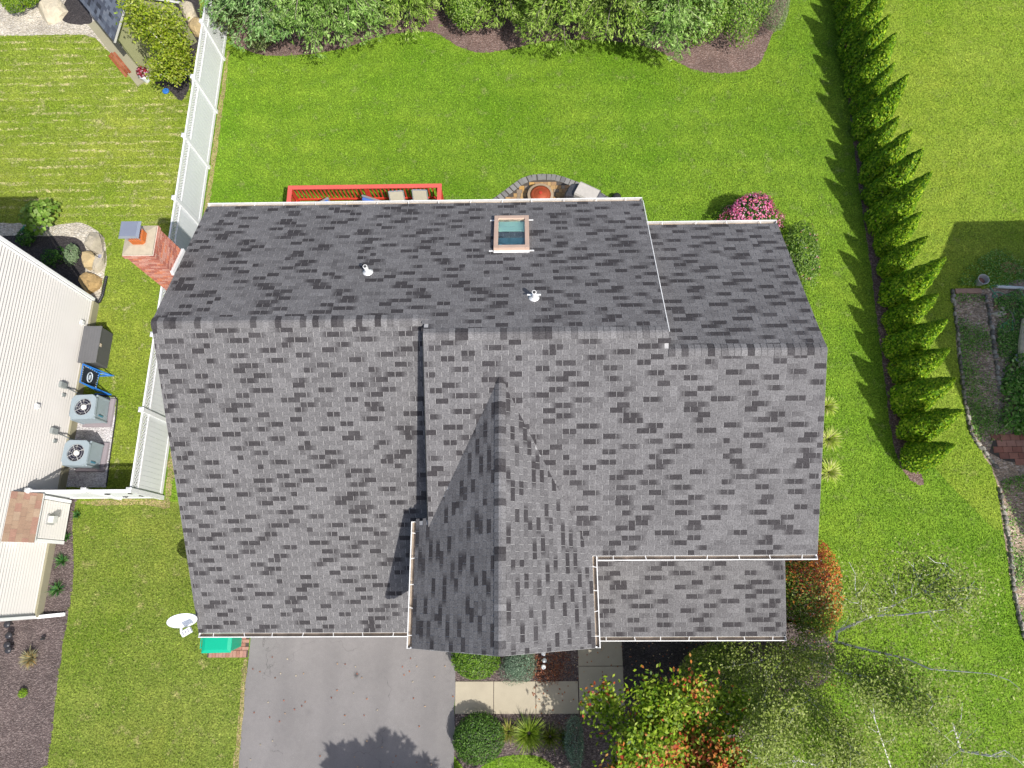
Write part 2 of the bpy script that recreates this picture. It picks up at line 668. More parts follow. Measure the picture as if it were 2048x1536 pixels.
for ox, oy, orad in ((oil.x, oil.y, .11), (-6.3, -3.6, .16), (-3.6, -3.3, .10), (-5.9, -4.7, .12)):
    dn = N(nt, 'ShaderNodeVectorMath', operation='DISTANCE')
    nt.links.new(p, dn.inputs[0])
    dn.inputs[1].default_value = (ox, oy, .016)
    dd = mathn(nt, 'ADD', dn.outputs['Value'], mathn(nt, 'MULTIPLY', noise(nt, p, 14.0, 3.0), orad))
    cc = mix(nt, maprange(nt, dd, orad * .7, orad * 1.5, .7 if orad > .105 and orad < .115 else .12, 0), cc, A(58, 56, 56))
vc = N(nt, 'ShaderNodeTexVoronoi', feature='DISTANCE_TO_EDGE')
vc.inputs['Scale'].default_value = .42
wp = N(nt, 'ShaderNodeVectorMath', operation='ADD')
nt.links.new(p, wp.inputs[0])
nz = N(nt, 'ShaderNodeTexNoise')
nz.inputs['Scale'].default_value = 2.2
nz.inputs['Detail'].default_value = 4.0
nt.links.new(p, nz.inputs['Vector'])
nt.links.new(nz.outputs['Color'], wp.inputs[1])
nt.links.new(wp.outputs[0], vc.inputs['Vector'])
ck = mathn(nt, 'MULTIPLY', maprange(nt, vc.outputs['Distance'], .0, .006, 1, 0), maprange(nt, noise(nt, p, .6, 2.0), .52, .6, 0, .55))
cc = mix(nt, ck, cc, A(70, 68, 66))
nt.links.new(cc, b.inputs['Base Color'])
b.inputs['Roughness'].default_value = .9
bumpn(nt, b, noise(nt, p, 110, 2.0, .8), .5, .006)
ASPHALT = m

CONCRETE = pm('concrete', A(206, 195, 172), .85, .07, 2.2, fine=.06, fs=60, bump=.2, bs=50, bd=.003)
FOUND = pm('foundation_concrete', A(196, 190, 160, 2.0), .85, .08, 1.5, fine=.05)
VINYL = pm('white_vinyl', (.69, .70, .71), .45, .03, 3.0, spec=.4)
VINYLBOARD = pm('vinyl_board', (.66, .68, .69), .5, .05, 1.2, spec=.35)
WHITE = pm('white_trim', (.80, .80, .80), .45, .04, 3.0, spec=.4)

# ---- ground sheets
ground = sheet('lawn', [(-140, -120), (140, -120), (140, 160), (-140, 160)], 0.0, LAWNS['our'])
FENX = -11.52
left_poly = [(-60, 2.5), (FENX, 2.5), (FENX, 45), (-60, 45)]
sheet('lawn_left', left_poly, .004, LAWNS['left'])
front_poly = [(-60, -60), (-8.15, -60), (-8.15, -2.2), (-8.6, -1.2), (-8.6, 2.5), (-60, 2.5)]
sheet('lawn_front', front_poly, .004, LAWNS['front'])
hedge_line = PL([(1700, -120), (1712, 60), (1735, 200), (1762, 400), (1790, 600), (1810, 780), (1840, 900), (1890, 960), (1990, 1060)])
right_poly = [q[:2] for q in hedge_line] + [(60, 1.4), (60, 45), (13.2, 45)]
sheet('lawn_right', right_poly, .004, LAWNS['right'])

# ---- driveway and walk
drive = [(-8.21, 2.0), (-8.25, -2.05), (-8.24, -4.0), (-8.2, -6), (-8.2, -14), (-2.03, -14), (-2.06, -4.2), (-2.07, -2.0), (-2.07, 2.0)]
DRV = wobble(drive, .02, .35, 5)
sheet('driveway', DRV, .016, ASPHALT)
w = [P(912, 1362), P(995, 1362), P(1080, 1362), P(1166, 1362)]
wy0, wy1 = P(1000, 1428).y, P(1000, 1362).y
wx = [-2.06, -.93, .30, 1.545]
x0w, x1w = 1.56, P(1249, 1400).x
walk = MB()
walk.poly([(wx[0], wy0 + .012, .006), (x1w - .012, wy0 + .012, .006), (x1w - .012, 1.0, .006), (x0w + .012, 1.0, .006), (x0w + .012, wy1 - .012, .006), (wx[0], wy1 - .012, .006)])
walkway = walk.build('walkway', pm('joint_sand', (.07, .06, .05), .95, .2, 20))
walkway['kind'] = 'structure'
jy = P(1200, 1332).y
for (a, b_, c_, d_) in ((wx[0], wx[1], wy0, wy1), (wx[1], wx[2], wy0, wy1), (wx[2], wx[3], wy0, wy1), (x0w, x1w, wy0, jy), (x0w, x1w, jy, jy + 1.25), (x0w, x1w, jy + 1.25, jy + 2.4)):
    mb = MB()
    mb.box(a + .008, b_ - .008, c_ + .008, d_ - .008, -.05, .03)
    mb.build('slab', CONCRETE, walkway, bevel=.006)

# ---- planting beds
BEDS = []


def bed(name, px, z, mat, it=2, world=False, excl=True):
    pts = [q[:2] for q in (px if world else PL(px))]
    pts = smooth_poly(pts, it) if it else pts
    pts = wobble(pts, .025, .18, len(BEDS))
    if excl:
        BEDS.append(pts)
    return sheet(name, pts, z, mat)


bed('mulch_bed', [(455, -60), (452, 60), (470, 92), (520, 112), (600, 112), (690, 98), (742, 76), (800, 66), (868, 62), (905, 88), (945, 106), (1000, 104), (1060, 88), (1130, 78), (1230, 82), (1310, 96), (1350, 122), (1400, 146), (1470, 148), (1520, 132), (1535, 90), (1560, 40), (1610, -60)], .008, MULCHRED)
bed('mulch_strip', [(1672, -80), (1682, 100), (1703, 250), (1717, 380), (1740, 520), (1754, 640), (1770, 760), (1780, 860), (1797, 930), (1825, 968), (1850, 972), (1846, 955), (1818, 900), (1798, 760), (1777, 620), (1750, 430), (1723, 220), (1700, 60), (1690, -80)], .008, MULCHRED)
bed('gravel_bed', [(-120, -80), (-120, 72), (0, 72), (100, 70), (182, 68), (215, 100), (262, 148), (300, 166), (300, 130), (180, -20), (150, -80)], .008, GRAVEL, 1)
bed('mulch_pocket', [(118, 40), (135, -10), (155, -20), (192, 48), (165, 50), (140, 48)], .012, MULCHDARK)
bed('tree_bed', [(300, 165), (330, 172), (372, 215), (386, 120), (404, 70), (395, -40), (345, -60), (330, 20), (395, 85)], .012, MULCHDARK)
bed('rock_garden', [(-120, 470), (-60, 442), (0, 446), (60, 448), (112, 452), (160, 444), (196, 458), (214, 490), (212, 540), (205, 575), (196, 612), (150, 640), (-100, 600)], .008, GRAVEL)
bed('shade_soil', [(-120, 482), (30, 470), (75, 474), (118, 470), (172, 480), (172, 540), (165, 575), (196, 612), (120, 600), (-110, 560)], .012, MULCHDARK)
bed('stone_pad', [(112, 792), (233, 794), (229, 850), (213, 975), (100, 975)], .008, WHITEGRAVEL, 0)
bed('house_bed', [(100, 990), (160, 990), (148, 1010), (146, 1080), (150, 1130), (140, 1215), (133, 1250), (120, 1330), (108, 1440), (92, 1560), (-160, 1560), (-160, 1225), (60, 1225)], .008, MULCH, 1)
bed('fence_strip', [(-11.5, 2.3), (-11.2, 2.3), (-11.25, 8), (-11.28, 12), (-11.3, 20), (-11.46, 20), (-11.46, 8)], .010, STRAWEDGE, 1, True, False)
bed('gate_strip', [(-14.1, 2.58), (-14.1, 2.4), (-12, 2.42), (-11.2, 2.25), (-11.25, 2.6)], .012, STRAWEDGE, 1, True, False)
bed('drive_strip', [(-8.42, -2.15), (-8.2, -2.2), (-8.2, -7), (-8.40, -7), (-8.36, -3.5)], .012, STRAWEDGE, 1, True, False)
bed('front_mulch', [(-2.05, -6.0), (-2.06, -1.0), (5.5, -1.0), (8.0, -1.0), (9.2, -1.7), (9.05, -2.5), (8.6, -3.0), (7.9, -3.0), (6.8, -3.9), (5.2, -5.4), (2.2, -6.2)], .008, MULCH, 1, True)
bed('foundation_bed', [(6.4, -1.2), (9.2, -1.2), (9.3, .9), (7.6, 1.4), (7.55, 4.5), (6.4, 4.5)], .008, MULCH, 2, True)
bed('porch_shade_mulch', [(2.9, -3.3), (2.9, -1.0), (6.2, -1.0), (6.2, -3.3)], .012, MULCHDARK, 0, True)  # darker mulch sheet: the shade by the porch is put into its colour
bed('garden_soil', [(1905, 582), (1912, 680), (1924, 780), (1936, 860), (1962, 905), (1990, 945), (2000, 1010), (2012, 1090), (2022, 1170), (2040, 1262), (2160, 1300), (2300, 900), (2220, 560), (2060, 552), (1960, 582)], .008, SOIL, 1)
FRONTGRASS = smooth_poly(PL([(940, 1560), (975, 1520), (1030, 1508), (1090, 1512), (1130, 1560)]), 2)
sheet('grass_patch', FRONTGRASS, .012, LAWNS['our'])

# ---- grass blades (uncountable)
FOOT = [[(-8.4, -1.3), (6.7, -1.3), (6.7, 9.6), (-8.4, 9.6)], DRV, [(-15, -1), (-14.6, -1), (-14.6, 9.3), (-30, 9.3), (-30, -1)],
        [(wx[0], wy0), (x1w, wy0), (x1w, 1), (x0w, 1), (x0w, wy1), (wx[0], wy1)], [(-8.0, 9.6), (-2.7, 9.6), (-2.7, 13.0), (-8.0, 13.0)],
        [(-9.5, -2.15), (-8.2, -2.15), (-8.2, -1), (-9.5, -1)]]


def grass(name, poly, mat, dens, seed, hmin=.03, hmax=.075, extra=()):
    rng = np.random.default_rng(seed)
    xs = [q[0] for q in poly]
    ys = [q[1] for q in poly]
    x0, x1, y0, y1 = max(min(xs), -24), min(max(xs), 22), max(min(ys), -6.8), min(max(ys), 26)
    n = int((x1 - x0) * (y1 - y0) * dens)
    x, y = rng.uniform(x0, x1, n), rng.uniform(y0, y1, n)
    half = 15.9 + (y + 5) * .265
    ok = inpoly(x, y, poly) & (np.abs(x) < half + .8)
    for e in list(BEDS) + FOOT + list(extra):
        ok &= ~inpoly(x, y, e)
    x, y = x[ok], y[ok]
    n = len(x)
    a = rng.uniform(0, 6.28, n)
    ln = rng.uniform(hmin, hmax, n)
    le = rng.uniform(.4, 1.6, n)
    wd = rng.uniform(.008, .018, n)
    dx, dy = np.cos(a), np.sin(a)
    z = np.full(n, .0)
    co = np.stack([np.stack([x - dy * wd, y + dx * wd, z], 1), np.stack([x + dy * wd, y - dx * wd, z], 1), np.stack([x + dx * ln * le, y + dy * ln * le, ln * .8], 1)], 1).reshape(-1, 3)
    me = fast_mesh(name, co, np.arange(3 * n).reshape(n, 3))
    me.materials.append(mat)
    o = link(bpy.data.objects.new(name, me))
    return o


def grass_tag(o, label):
    return tag(o, label, 'grass', kind='stuff')


# ================================================================ THE HOUSE
XL, XR, XM, XC = -8.577, 6.836, -2.233, 3.287
YM, ZM, YL, ZL, YR, ZR = 5.374, 7.244, 5.792, 7.062, 4.992, 7.077
YF, ZF, YE, ZE, YB, ZB, YC, ZC = -1.245, 2.767, .588, 5.148, 9.884, 5.291, 9.157, 5.273
M1, M2, M3 = (ZL - ZF) / (YL - YF), .4331, .4379
house = thing('house', 'large house with dark grey shingle roofs and a steep front gable in the middle', 'house', (0, 4.0, 0))
HO = (0, 4.0, 0)
SHING = attr_mat('shingle', rough=.95, fine=.36, fs=34.0, var=.07, vs=.8, bump=.12, spec=.12, bd=.004)
UNDER = pm('shingle_joint', (.33, .325, .325), .95, .15, 30)
SIDE = pm('house_siding', (.62, .61, .58), .6, .05, 2)
GUT = pm('gutter_white', (.66, .655, .64), .45, .16, 2.2, fine=.08, fs=20, spec=.4)
GUTIN = pm('gutter_inside', (.30, .24, .185), .8, .5, 3.0)
roof = MB(HO)
# roof decks (solid slabs just under the shingles)


def slab(mb, q, th=.10):
    """q: four roof-surface corners; a slab of thickness th under them"""
    t = [Vector(v) - Vector((0, 0, .0065)) for v in q]
    u = [v - Vector((0, 0, th)) for v in t]
    mb.add(t + u, [(0, 1, 2, 3), (7, 6, 5, 4), (0, 4, 5, 1), (1, 5, 6, 2), (2, 6, 7, 3), (3, 7, 4, 0)])


GX, GXL, GXR, GZ, GYF, GYB = -.51, -2.57, 1.59, 6.86, -1.44, 4.45
GML, GMR = (GZ - ZE) / (GX - GXL), (GZ - ZE) / (GXR - GX)
PX0, PX1, PYF, PZF, PYT, PZT = 1.2, 6.76, -1.37, 2.78, .95, 3.40
slab(roof, [(XL, YF, ZF), (XM, YF, ZF), (XM, YL, ZL), (XL, YL, ZL)])
slab(roof, [(XL, YL, ZL), (XM, YL, ZL), (XM, YB, ZB), (XL, YB, ZB)])
slab(roof, [(XM, YM, ZM), (XC, YM, ZM), (XC, YB, ZB), (XM, YB, ZB)])
slab(roof, [(XM, YE, ZE), (XC, YE, ZE), (XC, YM, ZM), (XM, YM, ZM)])
slab(roof, [(XC, YE, ZE), (XR, YE, ZE), (XR, YR, ZR), (XC, YR, ZR)])
slab(roof, [(XC, YR, ZR), (XR, YR, ZR), (XR, YC, ZC), (XC, YC, ZC)])
slab(roof, [(GXL, GYF, ZE), (GX, GYF, GZ), (GX, 1.40, GZ), (GXL, 1.40, ZE)])
slab(roof, [(XM, 1.40, GZ - GML * (GX - XM)), (GX, 1.40, GZ), (GX, GYB, GZ), (XM, GYB, GZ - GML * (GX - XM))])
slab(roof, [(GX, GYF, GZ), (GXR, GYF, ZE), (GXR, YE + .1, ZE), (GX, GYB, GZ)])
slab(roof, [(PX0, PYF, PZF), (PX1, PYF, PZF), (PX1, PYT, PZT), (PX0, PYT, PZT)])
roof_o = roof.build('roof', UNDER, house)

# walls
wl = MB(HO)
wl.box(XL + .35, XM + .1, YF + .45, YB - .45, 0, 2.60)
wl.add([(XL + .35, YF + .9, 2.6), (XL + .35, YB - .45, 2.6), (XL + .35, YB - .45, ZB + .05), (XL + .35, YL, ZL - .17), (XL + .36, YF + .9, 2.95),
        (XM - .03, YF + .9, 2.6), (XM - .03, YB - .45, 2.6), (XM - .03, YB - .45, ZB + .05), (XM - .03, YL, ZL - .17), (XM - .03, YF + .9, 2.95)],
       [(0, 1, 2, 3, 4), (9, 8, 7, 6, 5), (1, 6, 7, 2), (0, 4, 9, 5), (0, 5, 6, 1)])
wl.add([(XM + .06, YE + .4, 0), (XM + .06, YB - .45, 0), (XM + .06, YB - .45, ZB + .05), (XM + .06, YM, ZM - .15), (XM + .06, YE + .4, ZE + .06),
        (XC - .3, YE + .4, 0), (XC - .3, YB - .45, 0), (XC - .3, YB - .45, ZB + .05), (XC - .3, YM, ZM - .15), (XC - .3, YE + .4, ZE + .06)],
       [(0, 1, 2, 3, 4), (9, 8, 7, 6, 5), (1, 6, 7, 2), (0, 4, 9, 5), (0, 5, 6, 1)])
wl.add([(XC - .3, YE + .41, 0), (XC - .3, YC - .45, 0), (XC - .3, YC - .45, ZC + .05), (XC - .3, YR, ZR - .15), (XC - .3, YE + .41, ZE + .06),
        (XR - .35, YE + .41, 0), (XR - .35, YC - .45, 0), (XR - .35, YC - .45, ZC + .05), (XR - .35, YR, ZR - .15), (XR - .35, YE + .41, ZE + .06)],
       [(0, 1, 2, 3, 4), (9, 8, 7, 6, 5), (1, 6, 7, 2), (0, 4, 9, 5), (0, 5, 6, 1)])
wl.add([(GXL + .32, GYF + .35, 0), (GXR - .32, GYF + .35, 0), (GXR - .32, GYF + .35, ZE + .10), (GX, GYF + .35, GZ - .18), (GXL + .32, GYF + .35, ZE + .10),
        (GXL + .32, 1.2, 0), (GXR - .32, 1.2, 0), (GXR - .32, 1.2, ZE + .10), (GX, 1.2, GZ - .18), (GXL + .32, 1.2, ZE + .10)],
       [(0, 1, 2, 3, 4), (9, 8, 7, 6, 5), (1, 6, 7, 2), (0, 4, 9, 5), (0, 5, 6, 1)])
wl.build('wall', SIDE, house)
# garage doors, front door, windows and porch posts under the eaves
DOORM = pm('garage_door_white', (.72, .72, .70), .5, .04)
GLASSD = pm('window_glass_dark', (.03, .045, .055), .08, .1, 2, spec=.6)
for a in (-7.7, -4.95):
    mb = MB(HO)
    mb.box(a, a + 2.4, YF + .40, YF + .44, .03, 2.15)
    gd = mb.build('garage_door', DOORM, house)
    for k in range(4):
        mb = MB(HO)
        mb.box(a + .04, a + 2.36, YF + .375, YF + .397, .06 + .53 * k, .06 + .53 * k + .49)
        mb.build('panel', DOORM, gd)
mb = MB(HO)
mb.box(2.05, 2.97, YE + .36, YE + .40, .15, 2.2)
fd = mb.build('front_door', pm('door_red', (.25, .03, .03), .5), house)
for a in (3.9, 5.3):
    mb = MB(HO)
    mb.box(a, a + .9, YE + .365, YE + .40, .9, 2.3)
    wo = mb.build('window', WHITE, house)
    mb = MB(HO)
    mb.box(a + .07, a + .83, YE + .355, YE + .362, .97, 2.23)
    mb.build('pane', GLASSD, wo)
for a in (2.0, 4.3, 6.5):
    mb = MB(HO)
    mb.box(a - .07, a + .07, PYF + .22, PYF + .36, .0, PZF - .03)
    mb.build('porch_post', WHITE, house, bevel=.01)
mb = MB(HO)
mb.box(3.02, 6.6, PYF + .15, YE + .4, -.05, .14)
mb.build('porch_floor', CONCRETE, house)

# ---- shingles: three-tab courses, every tab its own wedge; the 300 that show largest are objects of their own
rng = np.random.default_rng(77)
TABW, EXPO = .305, .121
TL = np.array(A(134, 132, 133, 1.9))
TDK = np.array(A(82, 79, 81, 1.9))


def tone_seq(rg, n, j):
    """tones of the half tabs along one course: an even scatter of dark tabs with faded neighbours"""
    t = 1 + np.repeat(rg.normal(0, .05, n // 2 + 1), 2)[:n] + rg.normal(0, .03, n)
    per = 10.6
    k = ((j * .3819) % 1.0) * per - 2
    while k < n:
        q = int(round(k + rg.uniform(-1.0, 1.0)))
        ln = int(rg.choice((1, 2, 2, 2, 2, 3)))
        d = float(rg.uniform(.36, .52))
        for x in range(max(q, 0), min(q + ln, n)):
            t[x] = d * rg.uniform(.93, 1.07)
        k += per * rg.uniform(.85, 1.15)
    s = np.repeat(rg.random(n // 2 + 1) < .16, 2)[:n]
    t[s] *= rg.uniform(.80, .92, s.sum())
    ta, tb_ = t.copy(), t.copy()
    for k in range(1, n - 1):
        if t[k - 1] < .62 and t[k] > .7 and rg.random() < .55:
            ta[k] = t[k - 1] * 1.1
        if t[k + 1] < .62 and t[k] > .7 and rg.random() < .45:
            tb_[k] = t[k + 1] * 1.1
    return ta, tb_


TABS = []          # (origin, udir, vdir, ndir, width, height, tone_l, tone_r, full)


def courses(o, ud, vd, ulen, vlen, vtop=None, ulim=None, seed=0):
    """fill a slope with courses: o lower corner, ud along the eave, vd up the slope"""
    o, ud, vd = Vector(o), Vector(ud).normalized(), Vector(vd).normalized()
    nd = ud.cross(vd).normalized()
    rg = np.random.default_rng(seed)
    nc = int(math.ceil(vlen / EXPO))
    for j in range(nc):
        off = -(TABW / 2) * (j % 2) + rg.normal(0, .006) - TABW * .2
        nt_ = int(ulen / TABW) + 3
        ts, te = tone_seq(rg, nt_ * 2, j)
        for i in range(nt_):
            a, b_ = off + i * TABW, off + (i + 1) * TABW
            ca, cb = max(a, 0), min(b_, ulen)
            if cb - ca < .02:
                continue
            um = (ca + cb) / 2
            v0 = j * EXPO
            top = vlen if vtop is None else vtop(um)
            v1 = min(v0 + EXPO, top)
            if v1 - v0 < .02:
                continue
            if ulim is not None and not ulim(um, (v0 + v1) / 2):
                continue
            g_ = .006
            full = (ca == a and cb == b_ and v1 == v0 + EXPO)
            TABS.append((o + ud * (ca + g_) + vd * v0, ud, vd, nd, cb - ca - 2 * g_, v1 - v0, (ts[2 * i], te[2 * i]), (ts[2 * i + 1], te[2 * i + 1]), full))


ey = Vector((0, 1, 0))
courses((XL, YF, ZF), (1, 0, 0), (0, 1, M1), XM - XL, math.hypot(YL - YF, ZL - ZF), seed=1)
vB1, vB2 = math.hypot(YB - YL, ZB - ZL), math.hypot(YB - YM, ZB - ZM)
courses((XC, YB, ZB), (-1, 0, 0), (0, -1, M2), XC - XL, vB2, vtop=lambda u: vB2 if XC - u > XM else vB1, seed=2)
vC1, vC2 = math.hypot(YM - YE, ZM - ZE), math.hypot(YR - YE, ZR - ZE)
courses((XM, YE, ZE), (1, 0, 0), (0, 1, M3), XR - XM, vC1, vtop=lambda u: vC1 if XM + u < XC else vC2, seed=3,
        ulim=lambda u, v: not (abs(XM + u - GX) < 1.95 - v * .44 and XM + u < GXR - .2 and v < 4.1 - abs(XM + u - GX) * .2) or True)
courses((XR, YC, ZC), (-1, 0, 0), (0, -1, M2), XR - XC, math.hypot(YC - YR, ZC - ZR), seed=4)
vG = math.hypot(GX - GXL, GZ - ZE)
courses((GXL, GYB, ZE), (0, -1, 0), (1, 0, GML), GYB - GYF, vG, seed=5,
        ulim=lambda u, v: (GYB - u < 1.40) or (GXL + v * (GX - GXL) / vG > XM and (GYB - u) < YE + (ZE + v * (GZ - ZE) / vG - ZE) / M3 + .12))
vG2 = math.hypot(GXR - GX, GZ - ZE)
courses((GXR, GYF, ZE), (0, 1, 0), (-1, 0, GMR), GYB - GYF, vG2, seed=6,
        ulim=lambda u, v: (GYF + u) < YE + v * (GZ - ZE) / vG2 / M3 + .12)
courses((PX0, PYF, PZF), (1, 0, 0), (0, PYT - PYF, PZT - PZF), PX1 - PX0, math.hypot(PYT - PYF, PZT - PZF), seed=7)


def tab_geo(w, h, tl, tr):
    """wedge lying on the slope: butt edge proud, head flush; local u,v,n"""
    t0, t1 = .0040, .0015
    co = [(0, 0, -.005), (w / 2, 0, -.005), (w, 0, -.005), (0, h, -.005), (w / 2, h, -.005), (w, h, -.005),
          (0, 0, t0), (w / 2, 0, t0), (w, 0, t0), (0, h, t1), (w / 2, h, t1), (w, h, t1)]
    # two halves with their own tone: duplicate the middle seam
    co += [(w / 2, 0, t0), (w / 2, h, t1)]
    fc = [(6, 7, 10, 9), (12, 8, 11, 13), (0, 1, 7, 6), (1, 2, 8, 12), (2, 5, 11, 8), (3, 0, 6, 9)]
    (a, b_), (c, d) = tl, tr
    tn = [a, b_, d, a, b_, d, a, b_, d, a, b_, d, c, c]
    return co, fc, tn


def tone_col(t):
    return TDK + (TL - TDK) * ((t - .45) / .55) if t > .45 else TDK * (.75 + t * .55)


def parea(t):
    o, ud, vd, nd, w_, h_, a, b_, full = t
    c = np.array(o + ud * (w_ / 2) + vd * (h_ / 2)) - np.array((0, 0, CAMH))
    z = c @ FW
    px, py = CX + FPX * (c @ RT) / z, CY - FPX * (c @ UP) / z
    if not (20 < px < 2028 and 20 < py < 1516):
        return 0
    cosn = abs(Vector(c).normalized().dot(nd))
    return w_ * h_ * cosn / z ** 2


hid = lambda t: (t[3].y < -.2 and abs(t[3].x) < .1 and t[0].z > ZE - .05 and t[0].z < GZ and abs(t[0].x + .15 - GX) < 2.0 - (t[0].z - ZE) * 1.22 and t[0].x > XM - .1)
order = sorted([i for i, t in enumerate(TABS) if t[8] and not hid(t)], key=lambda i: -parea(TABS[i]))
single = set(order[:300])
VAR = {}
vs, fs, cs = [], [], []
nv = 0
for i, (o, ud, vd, nd, w_, h_, tl, tr, full) in enumerate(TABS):
    if i in single:
        qz = lambda p_: tuple(round(min(max(x, .35), 1.15) * 12) / 12 for x in p_)
        ql, qr = qz(tl), qz(tr)
        key = (ql, qr)
        if key not in VAR:
            co, fc, tn = tab_geo(TABW - .012, EXPO, ql, qr)
            me = bpy.data.meshes.new('shingle')
            me.from_pydata(co, [], fc)
            at = me.color_attributes.new('Col', 'FLOAT_COLOR', 'POINT')
            at.data.foreach_set('color', np.array([(*tone_col(t), 1) for t in tn], dtype=np.float32).ravel())
            me.materials.append(SHING)
            VAR[key] = me
        ob = bpy.data.objects.new('shingle', VAR[key])
        link(ob, roof_o)
        q = o - Vector(HO)
        ob.matrix_local = Matrix(((ud.x, vd.x, nd.x, q.x), (ud.y, vd.y, nd.y, q.y), (ud.z, vd.z, nd.z, q.z), (0, 0, 0, 1)))
    else:
        co, fc, tn = tab_geo(w_, h_, tl, tr)
        B = np.array((ud, vd, nd))
        vs.append(np.array(co) @ B + np.array(o) - np.array(HO))
        fs.append(np.array(fc) + nv)
        cs.append(np.array([tone_col(t) for t in tn]))
        nv += len(co)


def ridge_caps(a, b_, s1, s2, seed, wd=.15, step=.142):
    """bent cap shingles along a ridge from a to b_; s1, s2 the two downslope directions"""
    global nv
    a, b_, s1, s2 = Vector(a), Vector(b_), Vector(s1).normalized(), Vector(s2).normalized()
    d = (b_ - a)
    L = d.length
    d.normalize()
    rg = np.random.default_rng(seed)
    n1 = d.cross(s1)
    n1 = n1 if n1.z > 0 else -n1
    n2 = d.cross(s2)
    n2 = n2 if n2.z > 0 else -n2
    k = int(L / step)
    for i in range(k):
        p0, p1 = a + d * (i * L / k), a + d * ((i + 1) * L / k - .004)
        lo, hi = .012, .020
        q = []
        for p_, h in ((p0, hi), (p1, lo)):
            q += [p_ + s1 * wd + n1 * h, p_ + s1 * .02 + n1 * (h + .004), p_ + s2 * .02 + n2 * (h + .004), p_ + s2 * wd + n2 * h]
        q += [p0 + s1 * wd, p0 + s2 * wd, p1 + s1 * wd, p1 + s2 * wd]
        f = [(0, 1, 5, 4), (1, 2, 6, 5), (2, 3, 7, 6), (8, 0, 4, 10), (3, 9, 11, 7), (8, 9, 3, 0)]
        t = 1 + rg.normal(0, .12) if rg.random() > .17 else rg.uniform(.35, .55)
        vs.append(np.array([tuple(v) for v in q]) - np.array(HO))
        fs.append(np.array(f) + nv)
        cs.append(np.repeat([tone_col(t * 1.05)], 12, axis=0))
        nv += 12


ridge_caps((XL, YL, ZL), (XM, YL, ZL), (0, -1, -M1), (0, 1, -M2), 11)
ridge_caps((XM, YM, ZM), (XC, YM, ZM), (0, -1, -M3), (0, 1, -M2), 12)
ridge_caps((XC, YR, ZR), (XR, YR, ZR), (0, -1, -M3), (0, 1, -M2), 13)
ridge_caps((GX, GYF, GZ), (GX, GYB + .02, GZ), (-1, 0, -GML), (1, 0, -GMR), 14)
me = fast_mesh('shingle_field', np.concatenate(vs), np.concatenate(fs), np.concatenate(cs))
me.materials.append(SHING)
sf = link(bpy.data.objects.new('shingle_field', me), roof_o)
sf['kind'] = 'stuff'

# ---- gutters with hanger straps, rake boards


def gutter(a, b_, out, n, wd=.10, ht=.10):
    """open trough hung along an eave edge a-b_, out = horizontal outward direction"""
    a, b_, out = Vector(a), Vector(b_), Vector(out).normalized()
    d = (b_ - a).normalized()
    up = Vector((0, 0, 1))
    mb = MB(HO)
    z0 = -ht - .035
    mid = (a + b_) / 2
    L = (b_ - a).length / 2
    mb.obox(mid + out * .006 + up * (z0 + ht / 2 - .012), d, out, up, L, .003, ht / 2)
    mb.obox(mid + out * (wd / 2 + .012) + up * z0, d, out, up, L, wd / 2 - .007, .006)
    mb.obox(mid + out * (wd + .012) + up * (z0 + ht / 2 + .012), d, out, up, L, .005, ht / 2 + .012)
    mb.obox(mid + out * (wd + .006) + up * (z0 + ht + .020), d, out, up, L, .010, .005)
    for e, s in ((a, 1), (b_, -1)):
        mb.obox(e + d * (s * .004) + out * (wd / 2 + .012) + up * (z0 + ht / 2 + .005), d, out, up, .004, wd / 2 - .01, ht / 2)
    g_ = mb.build('gutter', GUT, house)
    mb = MB(HO)
    mb.obox(mid + out * (wd / 2 + .012) + up * (z0 + .012), d, out, up, L - .02, wd / 2 - .012, .004)
    mb.build('trough_lining', GUTIN, g_)
    for i in range(n):
        c = a.lerp(b_, (i + .5) / n) + d * (.02 * math.sin(i * 2.3))
        mb = MB(HO)
        mb.bar(c + out * .0 + up * (z0 + ht + .012), c + out * (wd + .01) + d * (.03 * math.sin(i * 1.7)) + up * (z0 + ht + .016), .016, .006)
        mb.build('hanger', GUT, g_)


gutter((XL, YF, ZF), (GXL + .30, YF, ZF), (0, -1, 0), 8)
gutter((XL, YB, ZB), (XC, YB, ZB), (0, 1, 0), 14)
gutter((XC + .06, YC, ZC), (XR, YC, ZC), (0, 1, 0), 4)
gutter((GXR + .13, YE, ZE), (XR, YE, ZE), (0, -1, 0), 7)
gutter((GXL, GYF, ZE), (GXL, 1.40, ZE), (-1, 0, 0), 5)
gutter((GXR, GYF, ZE), (GXR, YE, ZE), (1, 0, 0), 4)
gutter((GXR + .16, PYF, PZF), (PX1, PYF, PZF), (0, -1, 0), 7)


def rake(a, b_, out):
    a, b_, out = Vector(a), Vector(b_), Vector(out)
    mb = MB(HO)
    mb.bar(a - out * .022 - Vector((0, 0, .105)), b_ - out * .022 - Vector((0, 0, .105)), .022, .15)
    mb.build('rake_board', WHITE, house)


for a, b_, o_ in (((XL, YF, ZF), (XL, YL, ZL), (-1, 0, 0)), ((XL, YL, ZL), (XL, YB, ZB), (-1, 0, 0)), ((XR, YE, ZE), (XR, YR, ZR), (1, 0, 0)), ((XR, YR, ZR), (XR, YC, ZC), (1, 0, 0)),
                  ((XC, YM, ZM), (XC, YB, ZB), (1, 0, 0)), ((GXL, GYF, ZE), (GX, GYF, GZ), (0, -1, 0)), ((GX, GYF, GZ), (GXR, GYF, ZE), (0, -1, 0)), ((PX1, PYF, PZF), (PX1, PYT, PZT), (1, 0, 0))):
    rake(a, b_, o_)
